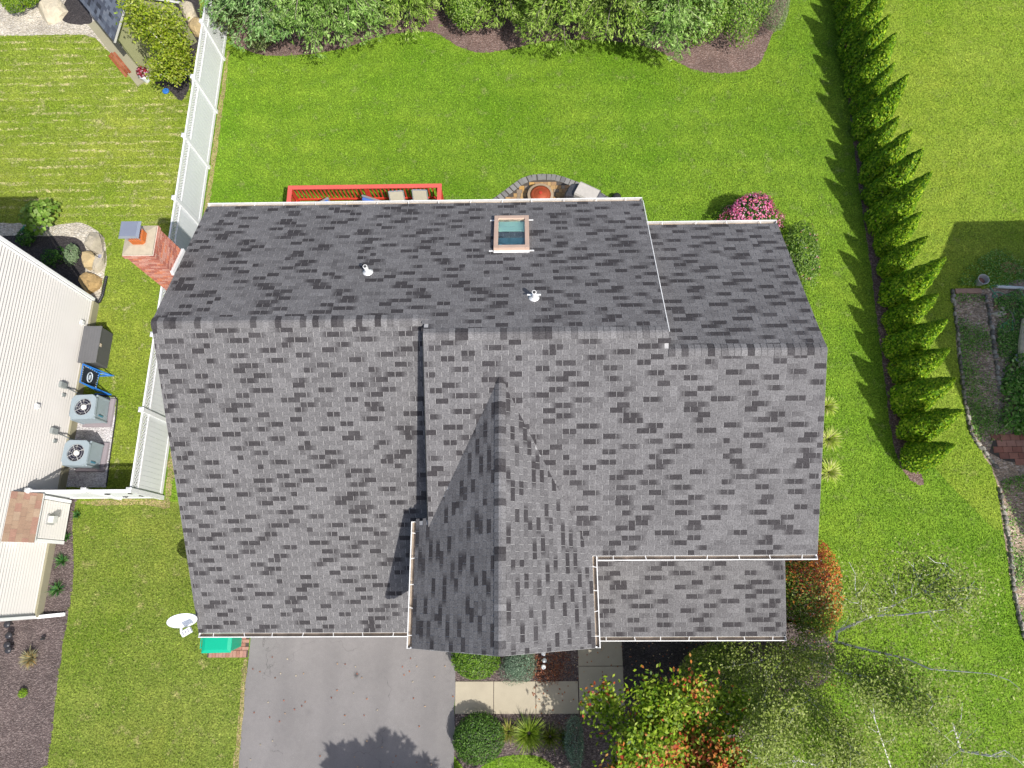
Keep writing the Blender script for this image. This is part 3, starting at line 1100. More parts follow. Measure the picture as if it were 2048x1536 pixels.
# thin metal edge along the step of the rear roof
mb = MB(HO)
mb.bar((XC + .012, YM, ZM + .012), (XC + .012, YB, ZB + .012), .018, .012)
mb.build('drip_edge', GUT, house)
mb = MB(HO)
mb.obox((XM - .02, 3.0, 5.35), (0, 1, 0), (1, 0, 0), (0, 0, 1), 2.4, .012, .3)
# step wall between the two front slopes
mb = MB(HO)
yy = [1.0, 2.0, 3.0, 4.0, YM]
mb.add([(XM - .02, y, ZF + M1 * (y - YF) - .12) for y in yy] + [(XM - .02, y, ZE + M3 * (y - YE) - .02) for y in yy] + [(XM + .02, y, ZF + M1 * (y - YF) - .12) for y in yy] + [(XM + .02, y, ZE + M3 * (y - YE) - .02) for y in yy],
       [(i, i + 1, i + 6, i + 5) for i in range(4)] + [(i + 15, i + 16, i + 11, i + 10) for i in range(4)])
mb.build('step_wall', pm('step_wall_shade', (.16, .165, .17), .8), house)  # dark grey: shade of the roof step put into the wall colour

# ---- skylight
s0, s1 = P(990, 436, 5.62), P(1057, 434, 5.62)
zr = lambda y: ZM - M2 * (y - YM)
sx0, sx1, sy0, sy1 = -.70, .20, 7.98, 9.20
vd = Vector((0, -1, M2)).normalized()
nd = Vector((1, 0, 0)).cross(Vector((0, 1, -M2)).normalized())
SKYF = pm('skylight_frame', A(218, 188, 168, 1.6), .6, .08, 5)
ctr = Vector(((sx0 + sx1) / 2, (sy0 + sy1) / 2, zr((sy0 + sy1) / 2)))
hw, hl = (sx1 - sx0) / 2, (sy1 - sy0) / 2 * math.hypot(1, M2)
mb = MB(HO)
ex = Vector((1, 0, 0))
mb.obox(ctr + ex * (hw - .055) + nd * .06, ex, vd, nd, .055, hl, .07)
mb.obox(ctr - ex * (hw - .055) + nd * .06, ex, vd, nd, .055, hl, .07)
mb.obox(ctr + vd * (hl - .06) + nd * .06, ex, vd, nd, hw - .11, .06, .07)
mb.obox(ctr - vd * (hl - .06) + nd * .06, ex, vd, nd, hw - .11, .06, .07)
sk = mb.build('skylight', SKYF, house, bevel=.006)
m, nt, b = new_mat('skylight_glass')
b.inputs['Base Color'].default_value = (.86, .95, .94, 1)
b.inputs['Roughness'].default_value = .02
b.inputs['Transmission Weight'].default_value = 1.0
b.inputs['IOR'].default_value = 1.15
SKG = m
mb = MB(HO)
mb.obox(ctr + nd * .085, ex, vd, nd, hw - .10, hl - .11, .004)
mb.build('glass', SKG, sk)
# light shaft: pale back wall, shade of front wall and floor painted teal
mb = MB(HO)
mb.obox(ctr + vd * .34 + nd * .022, ex, vd, nd, hw - .112, hl - .46, .006)
mb.build('shaft_shade', pm('shaft_shade_teal', A(84, 124, 138, 1.1), .8, .08, 4), sk)
mb = MB(HO)
mb.obox(ctr - vd * .36 + nd * .020, ex, vd, nd, hw - .112, hl - .44, .006)
mb.build('shaft_wall', pm('shaft_pale', A(176, 214, 200, .95), .8, .05, 4), sk)
mb = MB(HO)
mb.obox(ctr + vd * (hl + .02) + nd * .02, ex, vd, nd, hw, .02, .03)
mb.build('head_flashing', GUT, sk)
for s in (-1, 1):
    for vv in (-hl + .06, hl - .02):
        mb = MB(HO)
        mb.obox(ctr + ex * (s * (hw + .06)) + vd * vv + nd * .016, ex, vd, nd, .06, .025, .004)
        mb.build('flashing_tab', GUT, sk)

# ---- plumbing vents
PVC = pm('vent_pvc', (.82, .82, .80), .4, .03)
for px, py in ((736, 545), (1068, 596)):
    q = P(px, py, 6.3)
    for _ in range(8):
        q = P(px, py, zr(q.y))
    mb = MB(HO)
    mb.tube([(q.x, q.y, q.z - .05), (q.x, q.y, q.z + .33)], .052, 14)
    v_ = mb.build('vent_pipe', PVC, house, smooth=False)
    mb = MB(HO)
    pr = [(.13, 0), (.125, .018), (.075, .05), (.06, .10)]
    ring = [(q + (ex * math.cos(2 * math.pi * k / 18) * r + vd * math.sin(2 * math.pi * k / 18) * r + nd * (h + .008))) for r, h in pr for k in range(18)]
    mb.add(ring, [(i * 18 + k, i * 18 + (k + 1) % 18, (i + 1) * 18 + (k + 1) % 18, (i + 1) * 18 + k) for i in range(3) for k in range(18)])
    mb.build('boot', pm('boot_metal', (.70, .70, .70), .4, .06, 8, metal=.3), v_, smooth=True)
    mb = MB(HO)
    mb.tube([(q.x, q.y, q.z + .331), (q.x, q.y, q.z + .333)], .040, 12)
    mb.build('bore', pm('pipe_dark', (.05, .05, .05), .9), v_)
    if px > 1000:
        mb = MB(HO)
        mb.obox(q + Vector((0, .02, .11)) + nd * .02, ex, vd, nd, .16, .02, .005)
        mb.build('strap', PVC, v_)

# ---- chimney: brick by brick
BR = attr_mat('brick', rough=.9, fine=.18, fs=60, var=.12, vs=5, bump=.4, spec=.15)
MORTAR = pm('mortar', A(226, 214, 202, 1.4), .95, .1, 30)
cx0, cx1, cy0, cy1, CZ = -9.34, -8.65, 7.40, 8.14, 7.30
mb = MB(HO)
mb.box(cx0 + .006, cx1 - .006, cy0 + .006, cy1 - .006, 0, CZ)
mb.box(cx0 - .02, cx1 + .02, cy0 - .02, cy1 + .02, CZ - .135, CZ - .005)
chim = mb.build('chimney', MORTAR, house)
rg = random.Random(4)
BPAL = [A(206, 142, 124, 1.35), A(192, 122, 102, 1.35), A(214, 158, 140, 1.35), A(178, 112, 98, 1.35), A(218, 140, 108, 1.35)]
ch = .0677
BM = {}
rest = MB(HO)
rest.col = BPAL[0]
for j in range(int(CZ / ch)):
    z0 = CZ - (j + 1) * ch
    if z0 < 0:
        break
    off = .107 * (j % 2)
    ex_ = .026 if j < 2 else 0.0
    for face in range(4):
        a0, a1 = ((cx0, cx1), (cy0, cy1), (cx0, cx1), (cy0, cy1))[face]
        a0, a1 = a0 - ex_, a1 + ex_
        s = a0 - off
        while s < a1 - .01:
            e0, e1 = max(s, a0), min(s + .200, a1)
            s += .2145
            if e1 - e0 < .03:
                continue
            col = rg.choice(BPAL)
            dp = .045
            if face == 0:
                c, hx, hy = ((e0 + e1) / 2, cy0 - ex_ - .004 + dp), (e1 - e0) / 2, dp
            elif face == 1:
                c, hx, hy = (cx1 + ex_ + .004 - dp, (e0 + e1) / 2), dp, (e1 - e0) / 2
            elif face == 2:
                c, hx, hy = ((e0 + e1) / 2, cy1 + ex_ + .004 - dp), (e1 - e0) / 2, dp
            else:
                c, hx, hy = (cx0 - ex_ - .004 + dp, (e0 + e1) / 2), dp, (e1 - e0) / 2
            show = (face == 0 and z0 > 4.4) or (face == 1 and z0 > 5.75)
            if show:
                key = (round(hx, 2), round(hy, 2), col)
                if key not in BM:
                    t = MB()
                    t.col = col
                    t.box(-hx, hx, -hy, hy, -.0255, .0255)
                    o = t.build('brick', BR, chim)
                    BM[key] = o.data
                else:
                    o = link(bpy.data.objects.new('brick', BM[key]), chim)
                o.location = Vector((c[0], c[1], z0 + ch / 2)) - Vector(HO)
            else:
                rest.col = col
                rest.box(c[0] - hx, c[0] + hx, c[1] - hy, c[1] + hy, z0 + .008, z0 + ch - .008)
o = rest.build('brickwork', BR, chim)
o['kind'] = 'stuff'
mb = MB(HO)
fx, fy = -8.985, 7.80
q = [(cx0 - .01, cy0 - .01), (cx1 + .01, cy0 - .01), (cx1 + .01, cy1 + .01), (cx0 - .01, cy1 + .01)]
mb.add([(x, y, CZ) for x, y in q] + [(x, y, CZ + .03) for x, y in q] + [(fx + sx * .2, fy + sy * .2, CZ + .075) for sx, sy in ((-1, -1), (1, -1), (1, 1), (-1, 1))],
       [(0, 1, 5, 4), (1, 2, 6, 5), (2, 3, 7, 6), (3, 0, 4, 7), (4, 5, 9, 8), (5, 6, 10, 9), (6, 7, 11, 10), (7, 4, 8, 11), (8, 9, 10, 11)])
mb.build('crown', pm('crown_cement', A(205, 192, 168, 1.7), .9, .12, 9, fine=.08), chim)
mb = MB(HO)
oc = [(.17, -.12), (.17, .12), (.12, .17), (-.12, .17), (-.17, .12), (-.17, -.12), (-.12, -.17), (.12, -.17)]
mb.prism([(fx + x, fy + y) for x, y in oc], CZ + .05, CZ + .24)
mb.build('flue_tile', pm('flue_clay', A(222, 124, 62, 1.6), .8, .12, 6), chim)
ALU = pm('cap_metal', (.42, .44, .50), .38, .06, 3, metal=.7)
mb = MB(HO)
z1 = CZ + .46
for sx in (-1, 1):
    for sy in (-1, 1):
        mb.bar((fx + sx * .13, fy + sy * .13, CZ + .2), (fx + sx * .15, fy + sy * .15, z1), .02, .02)
lid = [(-.235, -.22), (.235, -.22), (.235, .22), (-.235, .22)]
mb.add([(fx + x, fy + y, z1) for x, y in lid] + [(fx + x * .82, fy + y * .86, z1 + .055) for x, y in lid], MB.BF)
mb.build('chimney_cap', ALU, chim)
mb = MB(HO)
for k in range(6):
    mb.bar((fx - .15 + .06 * k, fy - .151, CZ + .22), (fx - .15 + .06 * k, fy - .151, z1 - .002), .006, .006)
    mb.bar((fx + .151, fy - .15 + .06 * k, CZ + .22), (fx + .151, fy - .15 + .06 * k, z1 - .002), .006, .006)
mb.build('spark_screen', ALU, chim)
mb = MB(HO)
mb.bar((XL - .045, cy0 - .05, ZM - M2 * (cy0 - .05 - YM) + .02), (XL - .045, cy1 + .02, ZM - M2 * (cy1 + .02 - YM) + .02), .07, .12)
mb.build('flashing', GUT, chim)

# ---- satellite dish on the left rake
dz = 3.3
dc = P(364, 1242, dz)
dish = thing('satellite_dish', 'white satellite dish with bent arm beside the left front corner of the roof', 'satellite dish', dc)
nrm = Vector((.24, -.80, .50)).normalized()
u = nrm.cross(Vector((0, 0, 1))).normalized()
v = u.cross(nrm)
mb = MB()
ring = []
for i in range(6):
    r = i / 5
    for k in range(28):
        a = 2 * math.pi * k / 28
        ring.append(u * (math.cos(a) * r * .37) + v * (math.sin(a) * r * .31) + nrm * (.075 * (r * r - 1)))
back = [q - nrm * .012 for q in ring]
nr = len(ring)
fc = [(i * 28 + k, i * 28 + (k + 1) % 28, (i + 1) * 28 + (k + 1) % 28, (i + 1) * 28 + k) for i in range(5) for k in range(28)]
mb.add(ring + back, fc + [tuple(nr + j for j in reversed(f)) for f in fc] + [(140 + k, 140 + (k + 1) % 28, nr + 140 + (k + 1) % 28, nr + 140 + k) for k in range(28)])
DISHW = pm('dish_white', (.74, .76, .80), .4, .03)
mb.build('reflector', DISHW, dish, smooth=True)
arm0, arm1 = u * .17 - v * .30 - nrm * .01, Vector(P(378, 1262, 3.45)) - dc
mb = MB()
mb.bar(arm0, arm0 + nrm * .14 - v * .05, .05, .05)
mb.bar(arm0 + nrm * .13 - v * .05, arm1, .045, .045)
mb.build('feed_arm', DISHW, dish)
mb = MB()
mb.obox(arm1 + Vector((-.05, -.02, .02)), (.86, .5, 0), (-.5, .86, 0), (0, 0, 1), .13, .075, .05)
f_ = mb.build('feed_horn', DISHW, dish, bevel=.015)
for k in range(3):
    mb = MB()
    c = arm1 + Vector((-.05, -.02, .072)) + Vector((.86, .5, 0)) * (-.07 + .07 * k)
    mb.obox(c, (.86, .5, 0), (-.5, .86, 0), (0, 0, 1), .014, .04, .003)
    mb.build('feed_slot', pm('slot_grey', (.25, .25, .27), .6), f_)
mb = MB()
mnt = Vector((XL - .02, dc.y + .12, 2.95)) - dc
mb.tube([-nrm * .09, -nrm * .16 + Vector((.12, .02, -.05)), mnt], .028, 8)
mb.build('mast', DISHW, dish)

# ---- green bin on its brick pad
pad = MB()
px0, px1, py0, py1 = -9.50, -8.27, P(450, 1315).y, -.95
pad.poly([(px0, py0, .006), (px1, py0, .006), (px1, py1, .006), (px0, py1, .006)])
pado = pad.build('brick_pad', pm('joint_sand', (.07, .06, .05)))
pado['kind'] = 'structure'
PINK = [A(206, 158, 140), A(190, 138, 120), A(216, 172, 156), A(198, 150, 138)]
rg = random.Random(9)
bw, bh = .2, .1
BMESH = {}


def paver(parent, x, y, hx, hy, ang, col, z=.03, mat=None, name='paver'):
    key = (round(hx, 3), round(hy, 3), col, name)
    if key not in BMESH:
        t = MB()
        t.col = col
        t.add([(-hx, -hy, -.05), (hx, -hy, -.05), (hx, hy, -.05), (-hx, hy, -.05), (-hx, -hy, -.004), (hx, -hy, -.004), (hx, hy, -.004), (-hx, hy, -.004),
               (-hx + .006, -hy + .006, 0), (hx - .006, -hy + .006, 0), (hx - .006, hy - .006, 0), (-hx + .006, hy - .006, 0)],
              [(0, 1, 5, 4), (1, 2, 6, 5), (2, 3, 7, 6), (3, 0, 4, 7), (4, 5, 9, 8), (5, 6, 10, 9), (6, 7, 11, 10), (7, 4, 8, 11), (8, 9, 10, 11)])
        o = t.build(name, mat or BR, parent)
        BMESH[key] = o.data
    else:
        o = link(bpy.data.objects.new(name, BMESH[key]), parent)
    o.location = (x, y, z)
    o.rotation_euler = (rg.uniform(-.012, .012), rg.uniform(-.012, .012), ang)
    return o


# soldier course along the front, stretchers behind, a stack at the right
x = px0 + .05
while x < px1 - .08:
    paver(pado, x + .05, py0 + .1, .047, .097, 0, rg.choice(PINK))
    x += .103
for j in range(9):
    y = py0 + .255 + .103 * j
    if y > py1:
        break
    x = px0 + .1 * (j % 2)
    while x < px1 - .16:
        paver(pado, x + .1, y, .097, .047, 0, rg.choice(PINK))
        x += .206
bn = thing('wheelie_bin', 'green wheeled bin with a closed lid at the garage corner beside the driveway', 'bin', (-8.80, -1.52, .03), math.radians(1))
BG = pm('bin_green', A(0, 178, 140, 1.35), .45, .04, 3, spec=.4)
mb = MB()
lo, hi = [(-.33, -.30), (.33, -.30), (.33, .28), (-.33, .28)], [(-.41, -.36), (.40, -.36), (.40, .32), (-.41, .32)]
mb.add([(x, y, .04) for x, y in lo] + [(x, y, .98) for x, y in hi], MB.BF)
mb.build('body', BG, bn, bevel=.03)
mb = MB()
mb.add([(x * 1.06, y * 1.06, .983) for x, y in hi] + [(x * 1.05, y * 1.05, 1.02) for x, y in hi] + [(x * .8, y * .8, 1.055) for x, y in hi],
       [(3, 2, 1, 0), (0, 1, 5, 4), (1, 2, 6, 5), (2, 3, 7, 6), (3, 0, 4, 7), (4, 5, 9, 8), (5, 6, 10, 9), (6, 7, 11, 10), (7, 4, 8, 11), (8, 9, 10, 11)])
mb.build('lid', BG, bn, bevel=.02)
mb = MB()
for s in (-.22, 0, .2):
    mb.bar((-.42, s, 1.0), (-.47, s, 1.0), .03, .02)
mb.bar((-.47, -.26, 1.0), (-.47, .24, 1.0), .03, .03)
mb.build('handle', BG, bn, bevel=.005)
for s in (-1, 1):
    mb = MB()
    mb.tube([(-.36, s * .3 - .03, .12), (-.36, s * .3 + .03, .12)], .12, 16)
    mb.build('wheel', pm('black_rubber', (.02, .02, .02), .7), bn)

# ---- red deck behind the house
RED = pm('deck_red', A(236, 84, 62, 1.65), .6, .10, 4, spec=.25)
REDCAP = pm('deck_rail_red', A(244, 112, 100, 1.65), .55, .07, 4, spec=.3)
dx0, dx1, dy0, dy1, dfl, drl = -7.86, -2.76, 9.45, 12.93, .55, 1.42
deck = thing('deck', 'red painted wooden deck with slatted railing behind the house', 'deck', (dx0, dy1, 0))
DO = (dx0, dy1, 0)
y = dy0
while y < dy1 - .02:
    mb = MB(DO)
    mb.box(dx0 + .02, dx1 - .02, y, min(y + .134, dy1 - .03), dfl - .03, dfl)
    mb.build('deck_board', RED, deck)
    y += .141
mb = MB(DO)
mb.box(dx0 + .03, dx1 - .03, dy0, dy1 - .05, dfl - .22, dfl - .032)
mb.build('joists', RED, deck)
for a, b_ in (((dx0, dy1), (dx1, dy1)), ((dx0, dy0), (dx0, dy1)), ((dx1, dy0), (dx1, dy1))):
    a, b_ = Vector((*a, 0)), Vector((*b_, 0))
    d = (b_ - a).normalized()
    ins = Vector((0, 0, 0))
    mb = MB(DO)
    ext = .075 if abs(d.x) > .5 else -.076
    mb.bar(a - d * ext + Vector((0, 0, drl)), b_ + d * ext + Vector((0, 0, drl)), .15, .04)
    mb.build('rail_cap', REDCAP, deck, bevel=.008)
    mb = MB(DO)
    mb.bar(a + Vector((0, 0, drl - .075)) + d * .05, b_ + Vector((0, 0, drl - .075)) - d * .05, .04, .085)
    mb.bar(a + Vector((0, 0, dfl + .12)) + d * .05, b_ + Vector((0, 0, dfl + .12)) - d * .05, .04, .085)
    mb.build('rail', RED, deck)
    L = (b_ - a).length
    k = int(L / .135)
    for i in range(1, k):
        c = a + d * (L * i / k)
        sgn = Vector((d.y, -d.x, 0)) * -.042 if abs(d.x) > .5 else Vector((.042 if a.x > -5 else -.042, 0, 0))
        mb = MB(DO)
        mb.box(c.x + sgn.x - .02, c.x + sgn.x + .02, c.y + sgn.y - .02, c.y + sgn.y + .02, dfl + .03, drl - .022)
        mb.build('baluster', RED, deck)
for x, y in ((dx0, dy1), (dx1, dy1), ((dx0 + dx1) / 2, dy1), (dx0, dy0 + .1), (dx1, dy0 + .1)):
    mb = MB(DO)
    mb.box(x - .045, x + .045, y - .046, y + .044, 0, drl - .021)
    mb.build('post', RED, deck)

ALG = pm('chair_aluminium', (.55, .58, .62), .35, .05, 5, metal=.6)
SLING = pm('sling_beige', A(214, 206, 184, 1.6), .8, .05, 9, fine=.05, fs=160)


def sling_chair(loc, rz, label):
    t = thing('sling_chair', label, 'chair', loc, rz, 'beige chairs on the deck')
    sw = .23
    seat = [(-.28, .40), (.0, .38), (.20, .42), (.42, .95)]           # y,z : front .. back top (back leans to +y)
    for nm, sec in (('seat', seat[:3]), ('backrest', seat[2:])):
        k = len(sec)
        mb = MB()
        mb.add([(sx * sw, y, z) for y, z in sec for sx in (-1, 1)] + [(sx * sw, y + .008, z - .012) for y, z in sec for sx in (-1, 1)],
               [(2 * i, 2 * i + 1, 2 * i + 3, 2 * i + 2) for i in range(k - 1)] + [(2 * k + 2 * i + 2, 2 * k + 2 * i + 3, 2 * k + 2 * i + 1, 2 * k + 2 * i) for i in range(k - 1)] +
               [(0, 2 * k, 2 * k + 1, 1), (2 * k - 2, 2 * k - 1, 4 * k - 1, 4 * k - 2)] + [(2 * i, 2 * i + 2, 2 * k + 2 * i + 2, 2 * k + 2 * i) for i in range(k - 1)])
        mb.build(nm, SLING, t)
    for s in (-1, 1):
        mb = MB()
        mb.tube([(s * (sw + .02), -.30, .385), (s * (sw + .02), .0, .36), (s * (sw + .02), .20, .41), (s * (sw + .02), .43, .97)], .016, 7)
        mb.build('side_rail', ALG, t)
        mb = MB()
        mb.tube([(s * (sw + .06), -.34, .0), (s * (sw + .06), -.26, .58)], .016, 7)
        mb.build('leg', ALG, t)
        mb = MB()
        mb.tube([(s * (sw + .06), .36, .0), (s * (sw + .06), .24, .58)], .016, 7)
        mb.build('leg', ALG, t)
        mb = MB()
        mb.obox((s * (sw + .065), -.02, .60), (1, 0, 0), (0, 1, 0), (0, 0, 1), .028, .30, .016)
        mb.build('armrest', ALG, t, bevel=.01)
    mb = MB()
    mb.bar((-sw, .43, .965), (sw, .43, .965), .03, .02)
    mb.build('top_bar', ALG, t)
    return t


c1, c2 = P(793, 380, 1.5), P(838, 379, 1.5)
sling_chair((c1.x, 12.25, dfl), math.radians(3), 'beige sling chair on the red deck, left one of the beige pair')
sling_chair((c2.x, 12.28, dfl), math.radians(-2), 'beige sling chair on the red deck, right one nearest the rail corner')
WICK = pm('wicker_grey', (.20, .19, .19), .7, .2, 40)
BLUE = pm('cushion_blue', A(92, 132, 212, 1.6), .85, .06, 8)


def club_chair(loc, rz, label):
    t = thing('cushion_chair', label, 'chair', loc, rz, 'blue cushioned chairs on the deck')
    mb = MB()
    mb.box(-.36, .36, -.36, .34, .12, .30)
    mb.build('seat_base', WICK, t, bevel=.02)
    mb = MB()
    mb.add([(-.36, .27, .12), (.36, .27, .12), (.36, .34, .12), (-.36, .34, .12), (-.36, .36, .86), (.36, .36, .86), (.36, .43, .86), (-.36, .43, .86)], MB.BF)
    mb.build('back_frame', WICK, t, bevel=.015)
    for s in (-1, 1):
        mb = MB()
        mb.box(s * .36 - .05, s * .36 + .05, -.36, .26, .12, .60)
        mb.build('arm', WICK, t, bevel=.02)
    mb = MB()
    mb.box(-.30, .30, -.35, .20, .302, .43)
    mb.build('seat_cushion', BLUE, t, bevel=.04)
    mb = MB()
    mb.add([(-.30, .16, .435), (.30, .16, .435), (.30, .265, .435), (-.30, .265, .435), (-.30, .24, .88), (.30, .24, .88), (.30, .355, .88), (-.30, .355, .88)], MB.BF)
    mb.build('back_cushion', BLUE, t, bevel=.04)
    for sx in (-1, 1):
        for sy in (-1, 1):
            mb = MB()
            mb.box(sx * .32 - .02, sx * .32 + .02, sy * .31 - .02, sy * .31 + .02, 0, .12)
            mb.build('leg', WICK, t)
    return t


b1, b2 = P(648, 398, 1.4), P(738, 396, 1.4)
club_chair((b1.x + .05, 12.02, dfl), math.radians(32), 'dark deck chair with blue cushions left of the small grey table')
club_chair((b2.x - .05, 12.12, dfl), math.radians(-20), 'dark deck chair with blue cushions right of the small grey table')
q = P(697, 397, 1.0)
t = thing('side_table', 'small square grey table between the blue-cushioned chairs', 'table', (q.x, 12.3, dfl))
GT = pm('table_grey', A(170, 166, 162, 1.6), .6, .08, 6)
mb = MB()
mb.box(-.25, .25, -.25, .25, .46, .49)
mb.build('table_top', GT, t, bevel=.008)
for s in (-1, 1):
    mb = MB()
    mb.bar((-.2 * s, -.2, .495), (.2 * s, .2, .495), .03, .006 + .002 * s)
    mb.build('inlay', pm('inlay_white', (.6, .6, .6), .6), t)
    for s2 in (-1, 1):
        mb = MB()
        mb.box(s * .21 - .02, s * .21 + .02, s2 * .21 - .02, s2 * .21 + .02, 0, .46)
        mb.build('leg', GT, t)

# ---- patio of pavers
pc = [P(980, 402), P(1005, 384), P(1022, 371), P(1042, 357), P(1062, 350), P(1084, 348), P(1108, 349), P(1128, 354), P(1150, 362), P(1175, 372), P(1200, 384), P(1230, 402)]
outl = [(p_.x, p_.y) for p_ in pc]
poly = outl + [(outl[-1][0] + .3, 9.6), (outl[0][0] - .3, 9.6)]
FOOT.append(poly)
po = MB()
po.poly([(x, y, .010) for x, y in poly][::-1])
patio = po.build('patio', pm('joint_sand', (.07, .06, .05)))
patio['kind'] = 'structure'
if patio.data.polygons[0].normal.z < 0:
    patio.data.flip_normals()
GP = [A(150, 148, 144), A(138, 136, 134), A(162, 160, 156)]
TP = [A(206, 168, 116), A(216, 180, 128), A(188, 152, 112), A(176, 160, 136), A(222, 176, 108), A(170, 152, 130)]
path = []
for i in range(len(outl) - 1):
    a, b_ = Vector(outl[i]), Vector(outl[i + 1])
    for k in range(12):
        path.append(a.lerp(b_, k / 12))
acc, last = 0, path[0]
cen = Vector((.8, 11.5))
for p_ in path:
    acc += (p_ - last).length
    if acc >= .17:
        acc = 0
        d = (p_ - last)
        i0 = path.index(p_)
        tg = (path[min(i0 + 3, len(path) - 1)] - path[max(i0 - 3, 0)]).normalized()
        nn = Vector((-tg.y, tg.x))
        if nn.dot(cen - p_) < 0:
            nn = -nn
        c = p_ + nn * .13
        paver(patio, c.x, c.y, .078, .12, math.atan2(tg.y, tg.x), rg.choice(GP), .034)
    last = p_
inner = [tuple(Vector(q) + (cen - Vector(q)).normalized() * .33) for q in outl]
ip = inner + [(inner[-1][0], 11.2), (inner[0][0], 11.2)]
y, j = 11.3, 0
while y < 14.4:
    x = -1.6 + .11 * (j % 2)
    while x < 4.2:
        wdt = rg.choice((.10, .10, .065))
        if inpoly(np.array([x + wdt]), np.array([y]), ip)[0]:
            paver(patio, x + wdt, y, wdt - .004, .071, rg.uniform(-.02, .02), rg.choice(TP), .031)
        x += wdt * 2
    y += .15
    j += 1
# ---- fire pit
fp = P(1081, 387, .45)
t = thing('fire_pit', 'round copper-coloured fire pit with a lid on the paver patio', 'fire pit', (fp.x, fp.y, .031))
COP = pm('copper_rust', A(186, 92, 58, 1.6), .5, .2, 7, metal=.25)
mb = MB()
mb.lathe((0, 0, 0), [(.42, .30), (.46, .30), (.46, .34), (.37, .36), (.37, .33)], 36)
mb.build('ring', pm('ring_stone', A(186, 164, 136, 1.6), .7, .12, 9), t)
mb = MB()
mb.lathe((0, 0, 0), [(.10, .12), (.25, .17), (.35, .28), (.37, .345), (.35, .345)], 36)
mb.build('bowl', COP, t, smooth=True)
mb = MB()
mb.lathe((0, 0, 0), [(.36, .350), (.36, .365), (.27, .40), (.25, .395), (.23, .41), (.08, .455), (.02, .46)], 36)
l_ = mb.build('lid', COP, t, smooth=True)
mb = MB()
mb.lathe((0, 0, 0), [(.03, .458), (.06, .47), (.06, .49), (.02, .50)], 18)
mb.build('knob', pm('knob_red', A(206, 70, 50, 1.6), .5), l_)
for k in range(4):
    a = math.pi / 4 + k * math.pi / 2
    mb = MB()
    mb.tube([(.30 * math.cos(a), .30 * math.sin(a), .22), (.42 * math.cos(a), .42 * math.sin(a), .0)], .018, 7)
    mb.build('leg', COP, t)
# ---- covered grill
gc = P(1176, 376, 1.0)
t = thing('covered_grill', 'grill under a dark and pale grey fabric cover at the patio edge', 'grill', (gc.x - .02, gc.y - .22, .0), math.radians(-27))
CVD = pm('cover_dark', (.085, .085, .10), .75, .15, 5, bump=.4, bs=9, bd=.03)
CVL = pm('cover_pale', A(208, 202, 194, 1.6), .75, .10, 7, fine=.05, bump=.25, bs=14, bd=.015)
xs = [-.78, -.70, -.42, -.40, .36, .38, .70, .80]
zt = [.62, .84, 1.02, 1.14, 1.12, 1.00, .84, .60]
hy = [.20, .26, .28, .29, .29, .28, .26, .18]
rr = random.Random(3)
secs = []
for x, z, h in zip(xs, zt, hy):
    secs.append([(x + rr.uniform(-.01, .01), s * w_ + rr.uniform(-.012, .012), z_) for s, w_, z_ in ((-1, h + .03, .10), (-1, h + .01, z * .55), (-1, h, z - .06), (-1, h - .06, z), (1, h - .08, z), (1, h, z - .07), (1, h + .01, z * .55), (1, h + .03, .10))])


def cover(sel, name, mat):
    mb = MB()
    vs_ = [q for i in sel for q in secs[i]]
    fc = [(i * 8 + k, i * 8 + k + 1, (i + 1) * 8 + k + 1, (i + 1) * 8 + k) for i in range(len(sel) - 1) for k in range(7)]
    fc = [tuple(reversed(f)) for f in fc]
    if sel[0] == 0:
        fc.append(tuple(range(7, -1, -1))[::-1])
    if sel[-1] == 7:
        fc.append(tuple((len(sel) - 1) * 8 + k for k in range(8)))
    mb.add(vs_, fc)
    return mb.build(name, mat, t)


cover([0, 1, 2, 3], 'side_cover', CVD)
cover([3, 4], 'hood_cover', CVL)
cover([4, 5, 6, 7], 'side_cover', CVD)
mb = MB()
for k in range(5):
    a = -.35 + .03 * k
    mb.tube([(a, -.30, .95 - .02 * k), (a - .03, -.36, .6), (a + .02, -.37, .2)], [.01, .03, .035], 6)
mb.build('cover_folds', CVD, t)
for sx in (-.5, .5):
    for sy in (-.16, .16):
        mb = MB()
        mb.box(sx - .03, sx + .03, sy - .03, sy + .03, 0, .12)
        mb.build('leg', pm('black_rubber', (.02, .02, .02)), t)
# ---- pale cushion seat with a dark ball, mostly hidden by the gutter
q = P(1258, 397, .5)
t = thing('patio_seat', 'pale lavender cushioned seat just showing past the gutter right of the grill', 'seat', (q.x, q.y - .32, 0), math.radians(8))
LAV = pm('lavender_cloth', A(226, 206, 218, 1.6), .85, .05, 6)
mb = MB()
mb.add([(-.30, -.3, .38), (.28, -.3, .38), (.28, .28, .38), (-.30, .24, .38), (-.28, -.28, .50), (.24, -.28, .52), (.25, .30, .54), (-.28, .18, .49)], MB.BF)
mb.build('cushion', LAV, t, bevel=.04)
mb = MB()
mb.box(-.26, .26, -.26, .2, 0, .378)
mb.build('seat_base', WICK, t)
q = P(1234, 391, .3)
t = thing('dark_ball', 'small black ball between the covered grill and the pale seat', 'ball', (q.x, q.y, 0))
mb = MB()
mb.lathe((0, 0, 0), [(.05 + .12 * math.sin(math.pi * (k + .5) / 9), .16 - .155 * math.cos(math.pi * (k + .5) / 9)) for k in range(9)], 16)
mb.build('ball_shell', pm('black_rubber', (.02, .02, .02)), t, smooth=True)

# ================================================================ WHITE VINYL FENCE
fence = thing('vinyl_fence', 'long white vinyl privacy fence with lattice top between the two yards', 'fence', (FENX, 2.63, 0))
FO = Vector((FENX, 2.63, 0))
fposts = [2.63 + 2.42 * k for k in range(10)]


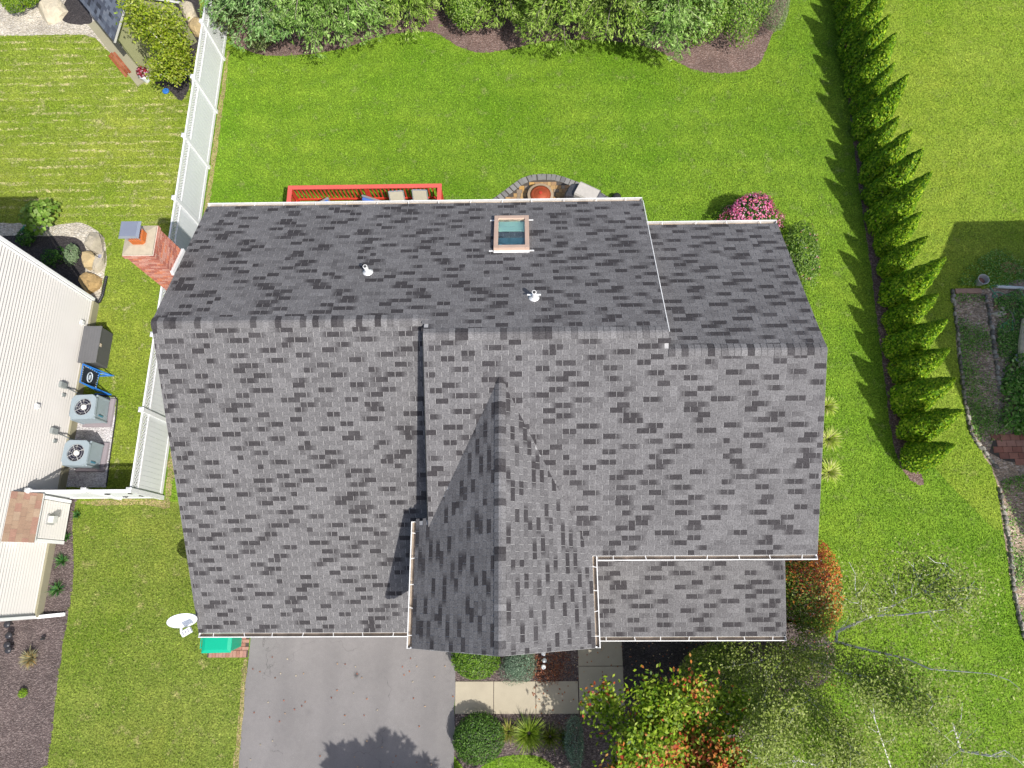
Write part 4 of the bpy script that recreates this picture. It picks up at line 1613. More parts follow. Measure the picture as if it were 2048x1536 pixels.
def fence_post(par, x, y, h=1.90):
    mb = MB(FO if par is fence else GO)
    mb.box(x - .064, x + .064, y - .064, y + .064, 0, h)
    p_ = mb.build('post', VINYL, par)
    mb = MB(FO if par is fence else GO)
    mb.add([(x + sx * .078, y + sy * .078, h + .001) for sx, sy in ((-1, -1), (1, -1), (1, 1), (-1, 1))] + [(x + sx * .078, y + sy * .078, h + .025) for sx, sy in ((-1, -1), (1, -1), (1, 1), (-1, 1))] + [(x, y, h + .075)],
           [(3, 2, 1, 0), (0, 1, 5, 4), (1, 2, 6, 5), (2, 3, 7, 6), (3, 0, 4, 7), (4, 5, 8), (5, 6, 8), (6, 7, 8), (7, 4, 8)])
    mb.build('post_cap', VINYL, p_)


LATM = {}


def fence_panel(par, org, a, b_, name='panel'):
    """a, b_ ground points of the panel ends (between posts)"""
    a, b_ = Vector((*a, 0)), Vector((*b_, 0))
    d = (b_ - a).normalized()
    s = Vector((d.y, -d.x, 0))
    L = (b_ - a).length
    up = Vector((0, 0, 1))
    mid = (a + b_) / 2
    pn = None
    for z, h, w_ in ((1.79, .09, .052), (1.44, .07, .048), (.12, .14, .048)):
        mb = MB(org)
        mb.obox(mid + up * z, d, s, up, L / 2, w_ / 2, h / 2)
        o = mb.build(name if pn is None else 'rail', VINYL, par if pn is None else pn)
        pn = pn or o
    k = int(round(L / .152))
    w_ = L / k
    for i in range(k):
        mb = MB(org)
        c = a + d * ((i + .5) * w_)
        mb.obox(c + up * .80, d, s, up, w_ / 2 - .003, .011, .612)
        mb.build('board', VINYLBOARD, pn)
    # lattice strips crossing at 45 degrees
    mb = MB(org)
    zl, zh = 1.475, 1.745
    stp = .105
    for sgn, off in ((1, .008), (-1, -.008)):
        t_ = -(zh - zl)
        while t_ < L:
            p0, p1 = t_, t_ + (zh - zl)
            z0, z1 = zl, zh
            if p0 < 0:
                z0 = zl - p0
                p0 = 0
            if p1 > L:
                z1 = zh - (p1 - L)
                p1 = L
            if p1 - p0 > .03:
                if sgn < 0:
                    z0, z1 = zl + zh - z0, zl + zh - z1
                mb.bar(a + d * p0 + up * z0 + s * off, a + d * p1 + up * z1 + s * off, .006, .030, s.cross(d))
            t_ += stp
    mb.build('lattice', VINYL, pn)
    return pn


for i, y in enumerate(fposts):
    fence_post(fence, FENX, y)
    if i:
        fence_panel(fence, FO, (FENX, fposts[i - 1] + .064), (FENX, y - .064))
GO = Vector((-13.05, 2.63, 0))
gate = thing('fence_gate', 'white vinyl gate section with black hinges joining the fence to the neighbouring house', 'gate', GO)
gpx = P(169, 972, 1.88).x
fence_post(gate, gpx, 2.63)
fence_post(gate, -14.52, 2.63)
fence_panel(gate, GO, (gpx + .064, 2.63), (FENX - .068, 2.63), 'gate_leaf')
fence_panel(gate, GO, (-14.45, 2.63), (gpx - .064, 2.63))
BLK = pm('black_iron', (.03, .03, .03), .5)
for x, z in ((FENX - .25, 1.35), (FENX - .25, .75), (gpx + .3, 1.2), (gpx + .45, .5)):
    mb = MB(GO)
    mb.box(x - .08, x + .08, 2.585, 2.612, z - .02, z + .02)
    mb.bar((x, 2.59, z - .06), (x, 2.59, z + .06), .02, .03)
    mb.build('hinge', BLK, gate)

# ================================================================ NEIGHBOURING HOUSE (left)
NX, NY0, NY1, NZ = -14.78, -.93, 9.30, 6.35
nh = thing('neighbor_house', 'cream clapboard house seen side-on at the left edge', 'house', (NX, 4.2, 0))
NO = Vector((NX, 4.2, 0))
SID = pm('cream_siding', A(222, 218, 212, 1.3), .55, .03, 1.0, spec=.3)
mb = MB(NO)
mb.box(NX - 11, NX - .03, NY0 + .02, NY1 - .02, 0, NZ)
wallo = mb.build('wall', SID, nh)
mb = MB(NO)
mb.box(NX - .5, NX + .10, NY0 - .02, NY1 + .02, -.05, .30)
mb.build('foundation', FOUND, nh)
k, z = 0, .31
while z < NZ - .02:
    mb = MB(NO)
    y0, y1 = NY0 + .045, NY1 - .045
    mb.add([(NX - .028, y0, z), (NX - .028, y1, z), (NX + .036, y1, z), (NX + .036, y0, z), (NX - .028, y0, z + .112), (NX - .028, y1, z + .112), (NX - .022, y1, z + .112), (NX - .022, y0, z + .112)],
           [(0, 1, 2, 3), (7, 6, 5, 4), (3, 2, 6, 7), (0, 3, 7, 4), (2, 1, 5, 6), (1, 0, 4, 5)])
    mb.build('siding_board', SID, wallo)
    z += .115
for y in (NY0, NY1):
    mb = MB(NO)
    mb.box(NX - .08, NX + .022, y - .04, y + .04, .27, NZ)
    mb.build('corner_board', WHITE, nh)
mb = MB(NO)   # roof, above the picture
zr0 = NZ + .05
mb.add([(NX + .35, NY0 - .4, zr0), (NX + .35, NY1 + .4, zr0), (NX - 11.4, NY1 + .4, zr0), (NX - 11.4, NY0 - .4, zr0),
        (NX + .35, NY0 - .4, zr0 + .16), (NX + .35, NY1 + .4, zr0 + .16), (NX - 11.4, NY1 + .4, zr0 + .16), (NX - 11.4, NY0 - .4, zr0 + .16), (NX - 3.5, 4.2, 8.4), (NX - 8, 4.2, 8.4)],
       [(3, 2, 1, 0), (0, 1, 5, 4), (1, 2, 6, 5), (2, 3, 7, 6), (3, 0, 4, 7), (4, 5, 8), (5, 6, 9, 8), (6, 7, 9), (7, 4, 8, 9)])
mb.build('roof', pm('brown_roof', A(190, 160, 134, 1.8), .9, .1, 4, fine=.1), nh)
DS = pm('downspout_white', (.78, .78, .78), .45, .03)
for y, zz in ((NY0 - .02, .18), (NY1 + .10, .25)):
    mb = MB(NO)
    mb.box(NX + .024, NX + .09, y - .045, y + .045, zz, NZ - .1)
    mb.build('downspout', DS, nh)
mb = MB(NO)
mb.bar((NX + .06, NY0 - .02, .16), (NX + .80, NY0 + .05, .05), .10, .075)
mb.build('downspout_foot', DS, nh)
# boxed-out bay with its little tan roof
bx, by0, by1, bz = -14.34, 1.24, 2.50, 1.58
mb = MB(NO)
mb.box(NX, bx - .03, by0 + .02, by1 - .02, .18, bz)
bay = mb.build('bay', SID, nh)
z = .2
while z < bz - .05:
    mb = MB(NO)
    mb.add([(bx - .028, by0 + .07, z), (bx - .028, by1 - .07, z), (bx + .028, by1 - .07, z), (bx + .028, by0 + .07, z), (bx - .028, by0 + .07, z + .112), (bx - .028, by1 - .07, z + .112), (bx - .012, by1 - .07, z + .112), (bx - .012, by0 + .07, z + .112)],
           [(0, 1, 2, 3), (7, 6, 5, 4), (3, 2, 6, 7), (0, 3, 7, 4), (2, 1, 5, 6), (1, 0, 4, 5)])
    mb.build('siding_board', SID, bay)
    z += .115
for y in (by0, by1):
    mb = MB(NO)
    mb.box(bx - .05, bx + .02, y - .05, y + .05, .16, bz)
    mb.build('corner_board', WHITE, bay)
mb = MB(NO)
ra, rb = Vector((bx + .10, 0, bz + .02)), Vector((NX + .02, 0, bz + .62))
slope = (rb - ra)
sn = Vector((-slope.z, 0, slope.x)).normalized()
sn = sn if sn.z > 0 else -sn
mb.add([(ra.x, by0 - .08, ra.z), (ra.x, by1 + .08, ra.z), (rb.x, by1 + .08, rb.z), (rb.x, by0 - .08, rb.z), (ra.x, by0 - .08, ra.z - .05), (ra.x, by1 + .08, ra.z - .05), (rb.x, by1 + .08, bz - .03), (rb.x, by0 - .08, bz - .03)],
       [(0, 1, 2, 3), (7, 6, 5, 4), (0, 4, 5, 1), (1, 5, 6, 2), (2, 6, 7, 3), (3, 7, 4, 0)])
br_ = mb.build('bay_roof', WHITE, bay)
TAN = [A(190, 162, 138, 1.9), A(182, 152, 130, 1.9), A(198, 172, 148, 1.9), A(188, 148, 130, 1.9)]
rg = random.Random(21)
nc = 5
for j in range(nc):
    y = by0 - .08 - .12 * (j % 2)
    while y < by1 + .08:
        a, b_ = max(y, by0 - .08), min(y + .24, by1 + .08)
        y += .243
        if b_ - a < .03:
            continue
        p0, p1 = ra.lerp(rb, j / nc), ra.lerp(rb, (j + 1) / nc)
        mb = MB(NO)
        mb.col = rg.choice(TAN)
        mb.add([p0 + Vector((0, a, 0)) + sn * .004, p0 + Vector((0, b_, 0)) + sn * .004, p1 + Vector((0, b_, 0)) + sn * .002, p1 + Vector((0, a, 0)) + sn * .002,
                p0 + Vector((0, a, 0)) + sn * .014, p0 + Vector((0, b_, 0)) + sn * .014, p1 + Vector((0, b_, 0)) + sn * .006, p1 + Vector((0, a, 0)) + sn * .006], MB.BF)
        mb.build('shingle', BR, br_)
mb = MB(NO)   # flue hood on the bay
hz = 1.0
mb.box(bx + .014, bx + .05, 1.72, 2.02, hz - .16, hz + .16)
hd = mb.build('vent_hood', pm('hood_grey', (.34, .34, .33), .5, .06), bay)
mb = MB(NO)
mb.box(bx + .05, bx + .22, 1.77, 1.97, hz - .05, hz + .13)
mb.build('vent_box', pm('hood_pale', (.55, .55, .52), .5, .06), hd)
for (px, py, zz, nm) in ((145, 770, 1.0, 'disconnect_box'), (128, 862, 1.0, 'disconnect_box')):
    y = P(px, py, zz).y
    mb = MB(NO)
    mb.box(NX + .014, NX + .12, y - .09, y + .09, zz - .14, zz + .14)
    bo = mb.build(nm, pm('box_grey', A(176, 182, 180, 1.6), .5), nh, bevel=.01)
    mb = MB(NO)
    mb.tube([(NX + .06, y - .03, zz - .13), (NX + .10, y - .05, .6), (NX + .22, y - .12, .42), (NX + .42, y - .2, .40)], .022, 7)
    mb.build('conduit', pm('conduit_grey', (.16, .17, .17), .6), bo)
    mb = MB(NO)
    mb.box(NX + .014, NX + .07, y - .34, y - .24, zz - .22, zz - .10)
    mb.build('outlet_box', pm('box_grey', A(176, 182, 180, 1.6), .5), bo)
for (px, py, zz) in ((112, 812, 1.9), (165, 645, .62)):
    y = P(px, py, zz).y
    mb = MB(NO)
    mb.box(NX + .012, NX + .09, y - .07, y + .07, zz - .07, zz + .07)
    mb.build('wall_vent', WHITE, nh, bevel=.01)
# black corrugated drain at the rear corner
t = thing('drain_pipe', 'black corrugated drain pipe bent round the rear corner of the cream house', 'pipe', P(196, 606))
o0 = Vector(t.location)
pp = [Vector((NX + .06, NY1 + .10, .22)), P(192, 606, .08), P(199, 603, .06), P(205, 590, .06), P(209, 570, .06), P(213, 553, .06)]
dense = []
for i in range(len(pp) - 1):
    for k in range(9):
        dense.append(pp[i].lerp(pp[i + 1], k / 9) - o0)
dense.append(pp[-1] - o0)
mb = MB()
mb.tube(dense, [.058 if i % 2 else .048 for i in range(len(dense))], 9)
mb.build('corrugated_tube', pm('pipe_black', (.025, .025, .028), .5), t)

# ---- air conditioners
ACB = pm('ac_body', A(164, 178, 186, 1.35), .45, .04, 3, spec=.4)
ACD = pm('ac_dark', (.02, .02, .035), .5)


def ac_unit(loc, rz, label):
    t = thing('air_conditioner', label, 'air conditioner', loc, rz, 'air conditioners beside the cream house')
    h, r = .80, .37
    mb = MB()
    mb.box(-.36, .36, -.36, .36, .03, .07)
    mb.build('base_pan', ACB, t, bevel=.01)
    mb = MB()
    mb.box(-.33, .33, -.33, .33, .072, h - .075)
    mb.build('coil', ACD, t)
    for k in range(13):
        z = .10 + k * .049
        mb = MB()
        for a, b_ in (((-r, -r), (r, -r)), ((r, -r), (r, r)), ((r, r), (-r, r)), ((-r, r), (-r, -r))):
            a, b_ = Vector((*a, z)), Vector((*b_, z))
            d = (b_ - a).normalized()
            mb.bar(a + d * .03, b_ - d * .03, .012, .036)
        mb.build('louvre', ACB, t)
    for sx in (-1, 1):
        for sy in (-1, 1):
            mb = MB()
            mb.box(sx * r - .028, sx * r + .028, sy * r - .028, sy * r + .028, .07, h - .07)
            mb.build('corner_post', ACB, t, bevel=.01)
    # top frame with a round opening
    n = 32
    mb = MB()
    sq = []
    for k in range(n):
        a = 2 * math.pi * k / n
        m_ = max(abs(math.cos(a)), abs(math.sin(a)))
        rr_ = min(.41 / m_, .50)
        sq.append((math.cos(a) * rr_, math.sin(a) * rr_))
    ci = [(math.cos(2 * math.pi * k / n) * .275, math.sin(2 * math.pi * k / n) * .275) for k in range(n)]
    mb.add([(x, y, h - .07) for x, y in sq] + [(x * .97, y * .97, h) for x, y in sq] + [(x, y, h) for x, y in ci] + [(x, y, h - .12) for x, y in ci],
           [(k, (k + 1) % n, n + (k + 1) % n, n + k) for k in range(n)] + [(n + k, n + (k + 1) % n, 2 * n + (k + 1) % n, 2 * n + k) for k in range(n)] + [(2 * n + k, 2 * n + (k + 1) % n, 3 * n + (k + 1) % n, 3 * n + k) for k in range(n)])
    mb.build('top_panel', ACB, t)
    mb = MB()
    for r_ in (.12, .20, .265):
        pts = [(math.cos(2 * math.pi * k / 24) * r_, math.sin(2 * math.pi * k / 24) * r_, h - .01) for k in range(25)]
        mb.tube(pts, .0035, 4, False)
    for k in range(4):
        a = k * math.pi / 2 + .5
        mb.bar((.06 * math.cos(a), .06 * math.sin(a), h - .004), (.28 * math.cos(a), .28 * math.sin(a), h - .004), .012, .008)
    mb.build('grille', pm('ac_wire', (.50, .50, .50), .5), t)
    mb = MB()
    mb.lathe((0, 0, 0), [(.02, h - .14), (.085, h - .14), (.085, h - .03), (.06, h - .018), (.01, h - .015)], 20)
    mb.build('motor_hub', pm('hub_white', (.72, .70, .66), .5), t)
    for k in range(5):
        a = k * 2 * math.pi / 5 + .3
        d, s = Vector((math.cos(a), math.sin(a), 0)), Vector((-math.sin(a), math.cos(a), 0))
        mb = MB()
        zz = Vector((0, 0, h - .10))
        mb.add([zz + d * .08 - s * .04, zz + d * .26 - s * .10 + Vector((0, 0, -.02)), zz + d * .265 + s * .06 + Vector((0, 0, .035)), zz + d * .08 + s * .035 + Vector((0, 0, .02)),
                zz + d * .08 - s * .04 - Vector((0, 0, .006)), zz + d * .26 - s * .10 - Vector((0, 0, .026)), zz + d * .265 + s * .06 + Vector((0, 0, .029)), zz + d * .08 + s * .035 + Vector((0, 0, .014))], [(0, 1, 2, 3), (7, 6, 5, 4), (0, 4, 5, 1), (1, 5, 6, 2), (2, 6, 7, 3), (3, 7, 4, 0)])
        mb.build('fan_blade', pm('fan_grey', (.36, .35, .33), .5, metal=.2), t)
    mb = MB()
    mb.bar((r + .03, -.24, .34), (r + .032, -.24, .58), .05, .008, (1, 0, 0))
    mb.build('service_tag', pm('tag_blue', A(90, 160, 190, 1.6), .5), t)
    return t


PADM = pm('ac_pad', A(172, 162, 168, 1.6), .85, .05, 4)
for (x, y, lab) in ((-14.02, 5.42, 'grey air conditioner next to the blue-framed rebound net'), (-13.99, 3.94, 'grey air conditioner nearest the white gate')):
    t = thing('equipment_pad', 'square grey pad under the ' + lab[5:], 'pad', (x + .03, y, .008), 0, 'pads under the air conditioners')
    mb = MB()
    mb.add([(-.50, -.47, 0), (.47, -.47, 0), (.47, .50, 0), (-.50, .50, 0), (-.48, -.45, .07), (.45, -.45, .07), (.45, .48, .07), (-.48, .48, .07)], MB.BF)
    mb.build('slab', PADM, t)
    ac_unit((x, y, .08), math.radians(2 if y > 5 else -2), lab)
# black edging of the stone pad
t = thing('garden_edging', 'black plastic edging along the white gravel pad', 'edging', P(233, 795))
o0 = Vector(t.location)
mb = MB()
mb.tube([p_ + Vector((0, 0, .03)) - o0 for p_ in (P(150, 790), P(200, 791), P(230, 793), P(236, 800), P(233, 830), P(226, 880), P(219, 930), P(214, 972))], .022, 6)
mb.build('edging_strip', BLK, t)

# ---- storage box
x0, x1, y0, y1 = -14.56, -14.0, 6.98, 8.22
t = thing('storage_box', 'dark grey resin deck box against the cream house wall', 'storage box', ((x0 + x1) / 2, (y0 + y1) / 2, 0))
DG = pm('resin_dark', (.085, .085, .09), .6, .06, 4)
DG2 = pm('resin_lid', (.13, .13, .135), .55, .06, 4)
hx, hy_ = (x1 - x0) / 2, (y1 - y0) / 2
mb = MB()
mb.box(-hx, hx, -hy_, hy_, 0, .66)
mb.build('body', DG, t, bevel=.02)
mb = MB()
mb.box(-hx - .02, hx + .03, -hy_ - .02, hy_ + .02, .662, .72)
lid_ = mb.build('lid', DG2, t, bevel=.015)
for k in range(6):
    mb = MB()
    mb.box(-hx + .02 + .093 * k, -hx + .10 + .093 * k, -hy_ + .03, hy_ - .03, .7195, .726)
    mb.build('slat', DG2, lid_)
mb = MB()
mb.box(hx + .002, hx + .035, -.05, .05, .56, .64)
mb.build('latch', pm('latch_tan', (.45, .38, .30), .5), t)

# ---- blue rebound net with its oval emblem
BLT = pm('tube_blue', A(50, 130, 220, 1.5), .4, .05)
WHT = pm('emblem_white', (.62, .70, .78), .6)
p_hi0, p_hi1 = P(166, 728, .95), P(160, 764, .95)
p_lo0, p_lo1 = P(199, 746, .22), P(191, 780, .22)
t = thing('rebound_net', 'blue tube framed rebound net with black panel and white oval emblem', 'rebound net', P(205, 765))
o0 = Vector(t.location)
cr = [v_ - o0 for v_ in (p_hi0, p_lo0, p_lo1, p_hi1)]
mb = MB()
mb.tube(cr + [cr[0], cr[1]], .022, 8)
mb.build('frame', BLT, t)
cen_ = sum(cr, Vector()) / 4
mb = MB()
inn = [c + (cen_ - c) * .14 for c in cr]
fn_ = (inn[1] - inn[0]).cross(inn[3] - inn[0]).normalized()
fn_ = fn_ if fn_.z > 0 else -fn_
mb.add([v_ + fn_ * .004 for v_ in inn] + [v_ - fn_ * .004 for v_ in inn], [(0, 1, 2, 3), (7, 6, 5, 4), (0, 4, 5, 1), (1, 5, 6, 2), (2, 6, 7, 3), (3, 7, 4, 0)])
net = mb.build('net_panel', pm('net_black', (.015, .02, .03), .7, .1, 40), t)
eu, ev = (inn[1] - inn[0]).normalized(), (inn[3] - inn[0])
ev = (ev - eu * ev.dot(eu)).normalized()
ov = lambda a, ru, rv: cen_ + fn_ * .010 + eu * (math.cos(a) * ru) + ev * (math.sin(a) * rv)
mb = MB()
mb.tube([ov(2 * math.pi * k / 28, .11, .17) for k in range(29)], .009, 5, False)
mb.tube([ov(2 * math.pi * k / 28, .085, .14) for k in range(29)], .004, 4, False)
mb.tube([cen_ + fn_ * .010 + ev * (-.08 + .16 * k / 24) + eu * (.045 * math.sin(k * 1.05) * (1 - .3 * (k % 3 == 0))) for k in range(25)], .007, 5, False)
mb.build('emblem', WHT, net)
for i in range(4):
    a, b_ = cr[i], cr[(i + 1) % 4]
    for k in range(1, 7):
        c = a.lerp(b_, k / 7)
        mb = MB()
        mb.tube([c, c + (cen_ - c) * .17], .006, 4)
        mb.build('bungee', WHT, t)
for a, g_ in ((cr[0], P(226, 752)), (cr[3], P(221, 789)), (cr[1], P(226, 752)), (cr[2], P(221, 789))):
    mb = MB()
    mb.tube([a, g_ - o0 + Vector((0, 0, .022))], .02, 7)
    mb.build('leg', BLT, t)
q0, q1 = P(190, 752) - o0, P(226, 752) - o0
for (a, b_) in (((196, 752), (228, 751)), ((190, 788), (223, 789))):
    mb = MB()
    mb.tube([P(*a, .022) - o0, P(*b, .022) - o0] if False else [P(a[0], a[1], .022) - o0, P(b_[0], b_[1], .022) - o0], .022, 7)
    mb.build('foot_bar', BLT, t)

# ---- rock garden by the rear corner
ROCK = pm('field_stone', A(190, 180, 160, 1.5), .9, .16, 5, fine=.12, fs=40, bump=.5, bs=12, bd=.03)
ROCKT = pm('tan_stone', A(214, 190, 144, 1.7), .9, .16, 5, fine=.12, fs=40, bump=.5, bs=12, bd=.03)
ROCKO = pm('ochre_stone', A(206, 172, 118, 1.6), .9, .22, 5, fine=.12, fs=40, bump=.5, bs=12, bd=.03)
ROCKP = pm('pale_stone', A(226, 214, 188, 1.7), .9, .16, 5, fine=.1, fs=40, bump=.4, bs=12, bd=.03)
rr = random.Random(8)


def boulder(px, py, rx, ry, rz, rot, mat, label, grp=None):
    q = P(px, py, rz * .5)
    t = thing('boulder', label, 'boulder', (q.x, q.y, 0), 0, grp)
    mb = MB()
    rock_mesh(mb, (0, 0, rz * .25), rx, ry, rz, rr, rot)
    mb.build('stone', mat, t)
    return t


boulder(187, 483, .28, .40, .36, .0, ROCK, 'grey boulder at the top of the rock bed beside the cream house')
boulder(178, 520, .24, .36, .34, .1, ROCKT, 'tan boulder in the middle of the rock bed beside the cream house')
boulder(196, 525, .20, .40, .26, -.1, ROCK, 'low grey slab rock right of the tan boulder')
boulder(178, 562, .28, .45, .34, .45, ROCKO, 'ochre boulder nearest the bend of the black drain pipe')
t = thing('landscape_light', 'small grey square landscape light right of the boulders', 'garden light', P(208, 519))
mb = MB()
mb.tube([(0, 0, 0), (0, 0, .2)], .015, 6)
mb.build('stake', BLK, t)
mb = MB()
mb.box(-.06, .06, -.07, .07, .2, .26)
mb.build('lamp_head', pm('light_grey', (.26, .26, .31), .5), t, bevel=.01)
t = thing('low_voltage_cable', 'thin black cable lying over the boulders', 'cable', P(190, 500))
o0 = Vector(t.location)
mb = MB()
mb.tube([P(a, b_, z) - o0 for a, b_, z in ((172, 500, .42), (185, 503, .40), (192, 512, .38), (204, 517, .20), (206, 500, .12), (203, 480, .3), (198, 467, .2), (188, 466, .1))], .008, 5)
mb.build('cord', BLK, t)

GREENS = [A(60, 110, 30), A(86, 140, 38), A(110, 166, 56), A(46, 88, 28)]
HOSTA = [A(150, 190, 70), A(126, 170, 56), A(170, 204, 96)]
shrub('hydrangea', 'bright green broad-leaved plant straddling the shade edge beside the cream house', 'shrub', P(88, 445), .55, .62, .75, 240, .17, HOSTA, seed=31, lump=.35, wid=.8)
shrub('juniper', 'pale grey-green spreading juniper beside the boulders', 'shrub', P(150, 515), .34, .40, .42, 900, .08, [A(150, 176, 128), A(130, 158, 110), A(168, 190, 146)], seed=32, lump=.3, wid=.35)
shrub('shade_plant', 'dark green leafy plant in the shade of the cream house', 'shrub', P(60, 480), .35, .35, .4, 300, .1, GREENS, seed=33, wid=.6)
shrub('shade_plant', 'small teal-leaved plant in the shade close to the corner board', 'shrub', P(56, 464), .16, .16, .25, 60, .12, [A(60, 190, 150), A(40, 150, 120)], seed=34, wid=.4)
shrub('shade_plant', 'low dark plant in the shaded bed nearest the wall corner', 'shrub', P(112, 520), .4, .4, .4, 350, .09, GREENS, seed=35, wid=.6)

# ---- bottom-left bed
t = None
for i, (px, py, lab) in enumerate(((20, 1248, 'dark glass ball stone closest to the white downspout'), (23, 1270, 'dark round stone second from the downspout'), (20, 1289, 'dark round stone third from the downspout'), (22, 1299, 'dark round stone farthest from the downspout'))):
    q = P(px, py, .12)
    t = thing('path_light', ('black domed path light ' + ('closest to', 'second from', 'third from', 'farthest from')[i] + ' the white downspout'), 'garden light', (q.x, q.y, 0), 0, 'path lights in the mulch bed')
    mb = MB()
    mb.tube([(0, 0, 0), (0, 0, .22)], .018, 7)
    mb.build('stake', BLK, t)
    mb = MB()
    mb.lathe((0, 0, 0), [(.05, .15), (.06, .22), (.11, .23), (.10, .26), (.05, .29), (.01, .30)], 14)
    mb.build('lamp_head', pm('light_black', (.03, .03, .035), .3), t, smooth=True)
q = P(90, 1278)
t = thing('spot_light', 'tiny black spotlight alone in the mulch below the downspout', 'garden light', q)
mb = MB()
mb.tube([(0, 0, 0), (0, 0, .10)], .012, 6)
mb.build('stake', BLK, t)
mb = MB()
mb.tube([(-.06, 0, .10), (.06, .03, .14)], [.03, .045], 10)
mb.build('lamp_head', BLK, t)
clump('ornamental_grass', 'pale straw-coloured grass tussock alone in the bottom-left mulch', 'ornamental grass', P(66, 1315), .34, .35, 260, [A(206, 196, 150), A(180, 180, 140), A(214, 180, 110)], 41)
shrub('mound_plant', 'small round lime-green plant in the bottom-left mulch', 'shrub', P(51, 1385), .13, .13, .2, 260, .05, [A(128, 170, 30), A(150, 186, 50)], seed=42, lump=.1)
for i, (px, py, r, lab) in enumerate(((128, 1122, .30, 'spiky green plant in the bed strip, uppermost of the pair by the foundation'), (118, 1178, .36, 'spiky green plant in the bed strip, lower of the pair by the foundation'), (158, 1030, .16, 'tiny spiky plant at the corner of the white gate'), (137, 1075, .2, 'small blue-green plant below the corner of the boxed-out bay'))):
    clump('daylily', lab, 'plant', P(px, py), r, .26, 90, [A(96, 150, 70), A(120, 170, 90), A(70, 130, 70)], 43 + i, 'plants in the bed strip')

# ================================================================ SHED (top left)
s0, s1, s2 = P(290, 150), P(395, 84), P(170, 10)
ue = (s1 - s0).normalized()                     # along the gable wall
ve = Vector((-ue.y, ue.x, 0))                   # depth
SW, SD, SH = (s1 - s0).length, 3.4, 2.05
shed = thing('garden_shed', 'olive-tan garden shed with slate-blue shingle roof at the top left', 'shed', s0)
SHW = pm('shed_olive', A(176, 178, 132, 1.7), .7, .05, 2, fine=.04)
pk = 1.05
f = lambda a, d, z: ue * a + ve * d + Vector((0, 0, z))
mb = MB()
mb.add([f(0, 0, 0), f(SW, 0, 0), f(SW, 0, SH), f(SW / 2, 0, SH + pk), f(0, 0, SH), f(0, SD, 0), f(SW, SD, 0), f(SW, SD, SH), f(SW / 2, SD, SH + pk), f(0, SD, SH)],
       [(0, 1, 2, 3, 4), (9, 8, 7, 6, 5), (1, 6, 7, 2), (5, 0, 4, 9)])
mb.build('wall', SHW, shed)
mb = MB()
ov_ = .18
sl_ = pk / (SW / 2)
ro = []
for sgn in (-1, 1):
    e = SW / 2 + sgn * (SW / 2 + ov_)
    ze = SH - sl_ * ov_
    q = [f(e, -ov_, ze), f(SW / 2, -ov_, SH + pk), f(SW / 2, SD + ov_, SH + pk), f(e, SD + ov_, ze)]
    mb.add([v_ + Vector((0, 0, .03)) for v_ in q] + [v_ + Vector((0, 0, .09)) for v_ in q], MB.BF)
sr = mb.build('roof', pm('shed_underlay', (.06, .065, .075), .9), shed)
TSH = [A(104, 112, 126, 1.7), A(120, 128, 142, 1.7), A(92, 98, 112, 1.7), A(66, 70, 80, 1.7), A(132, 138, 150, 1.7)]
rg = random.Random(5)
svs = 0
for sgn in (-1, 1):
    e = SW / 2 + sgn * (SW / 2 + ov_)
    a0 = f(e, -ov_, SH - sl_ * ov_ + .09)
    up_ = (f(SW / 2, -ov_, SH + pk + .09) - a0)
    Lv = up_.length
    up_.normalize()
    nn = ve.cross(up_)
    nn = nn if nn.z > 0 else -nn
    ex0 = .145
    for j in range(int(Lv / ex0)):
        y = -.16 * (j % 2)
        while y < SD + 2 * ov_:
            w0, w1 = max(y, 0), min(y + .16, SD + 2 * ov_)
            y += .163
            if w1 - w0 < .03:
                continue
            hh = rg.choice((.012, .004))
            mb = MB()
            mb.col = rg.choice(TSH[:3] if hh > .01 else TSH)
            b0 = a0 + up_ * (j * ex0)
            q = [b0 + ve * w0, b0 + ve * w1, b0 + ve * w1 + up_ * ex0, b0 + ve * w0 + up_ * ex0]
            mb.add([v_ + nn * .001 for v_ in q] + [q[0] + nn * (hh + .004), q[1] + nn * (hh + .004), q[2] + nn * .003, q[3] + nn * .003], MB.BF)
            mb.build('shingle', BR, sr)
for sgn in (-1, 1):
    mb = MB()
    e = SW / 2 + sgn * (SW / 2 + ov_)
    mb.bar(f(e, -ov_ - .012, SH - sl_ * ov_ + .02), f(SW / 2, -ov_ - .012, SH + pk + .02), .02, .07)
    mb.build('fascia', pm('fascia_grey', (.45, .45, .42), .6) if sgn < 0 else pm('fascia_pale', (.6, .6, .6), .6), shed)
mb = MB()
mb.obox(f(-.012, 1.0, 1.0), ve, ue, (0, 0, 1), .45, .012, .95)
dr = mb.build('door', SHW, shed)
mb = MB()
mb.obox(f(-.05, .62, 1.0), ve, ue, (0, 0, 1), .02, .025, .08)
mb.build('handle', pm('handle_grey', (.4, .4, .42), .35, metal=.6), dr)
mb = MB()
mb.obox(f(-.25, 1.6, .02), ve, ue, (0, 0, 1), 1.9, .24, .05)
mb.build('apron', FOUND, shed)
st = thing('brick_step', 'red brick step along the side of the garden shed', 'step', s0 + f(-.45, 1.0, 0))
stp_off = Vector(st.location)
for j in range(3):
    for k in range(6):
        mb = MB()
        mb.col = rg.choice([A(176, 104, 72, 1.7), A(160, 88, 60, 1.7), A(190, 120, 88, 1.7)])
        mb.obox(f(-.04 + .105 * (j - 1.0), -.52 + .207 * k + .05 * (j % 2), .06), ve, ue, (0, 0, 1), .10, .048, .05)
        mb.build('brick', BR, st)
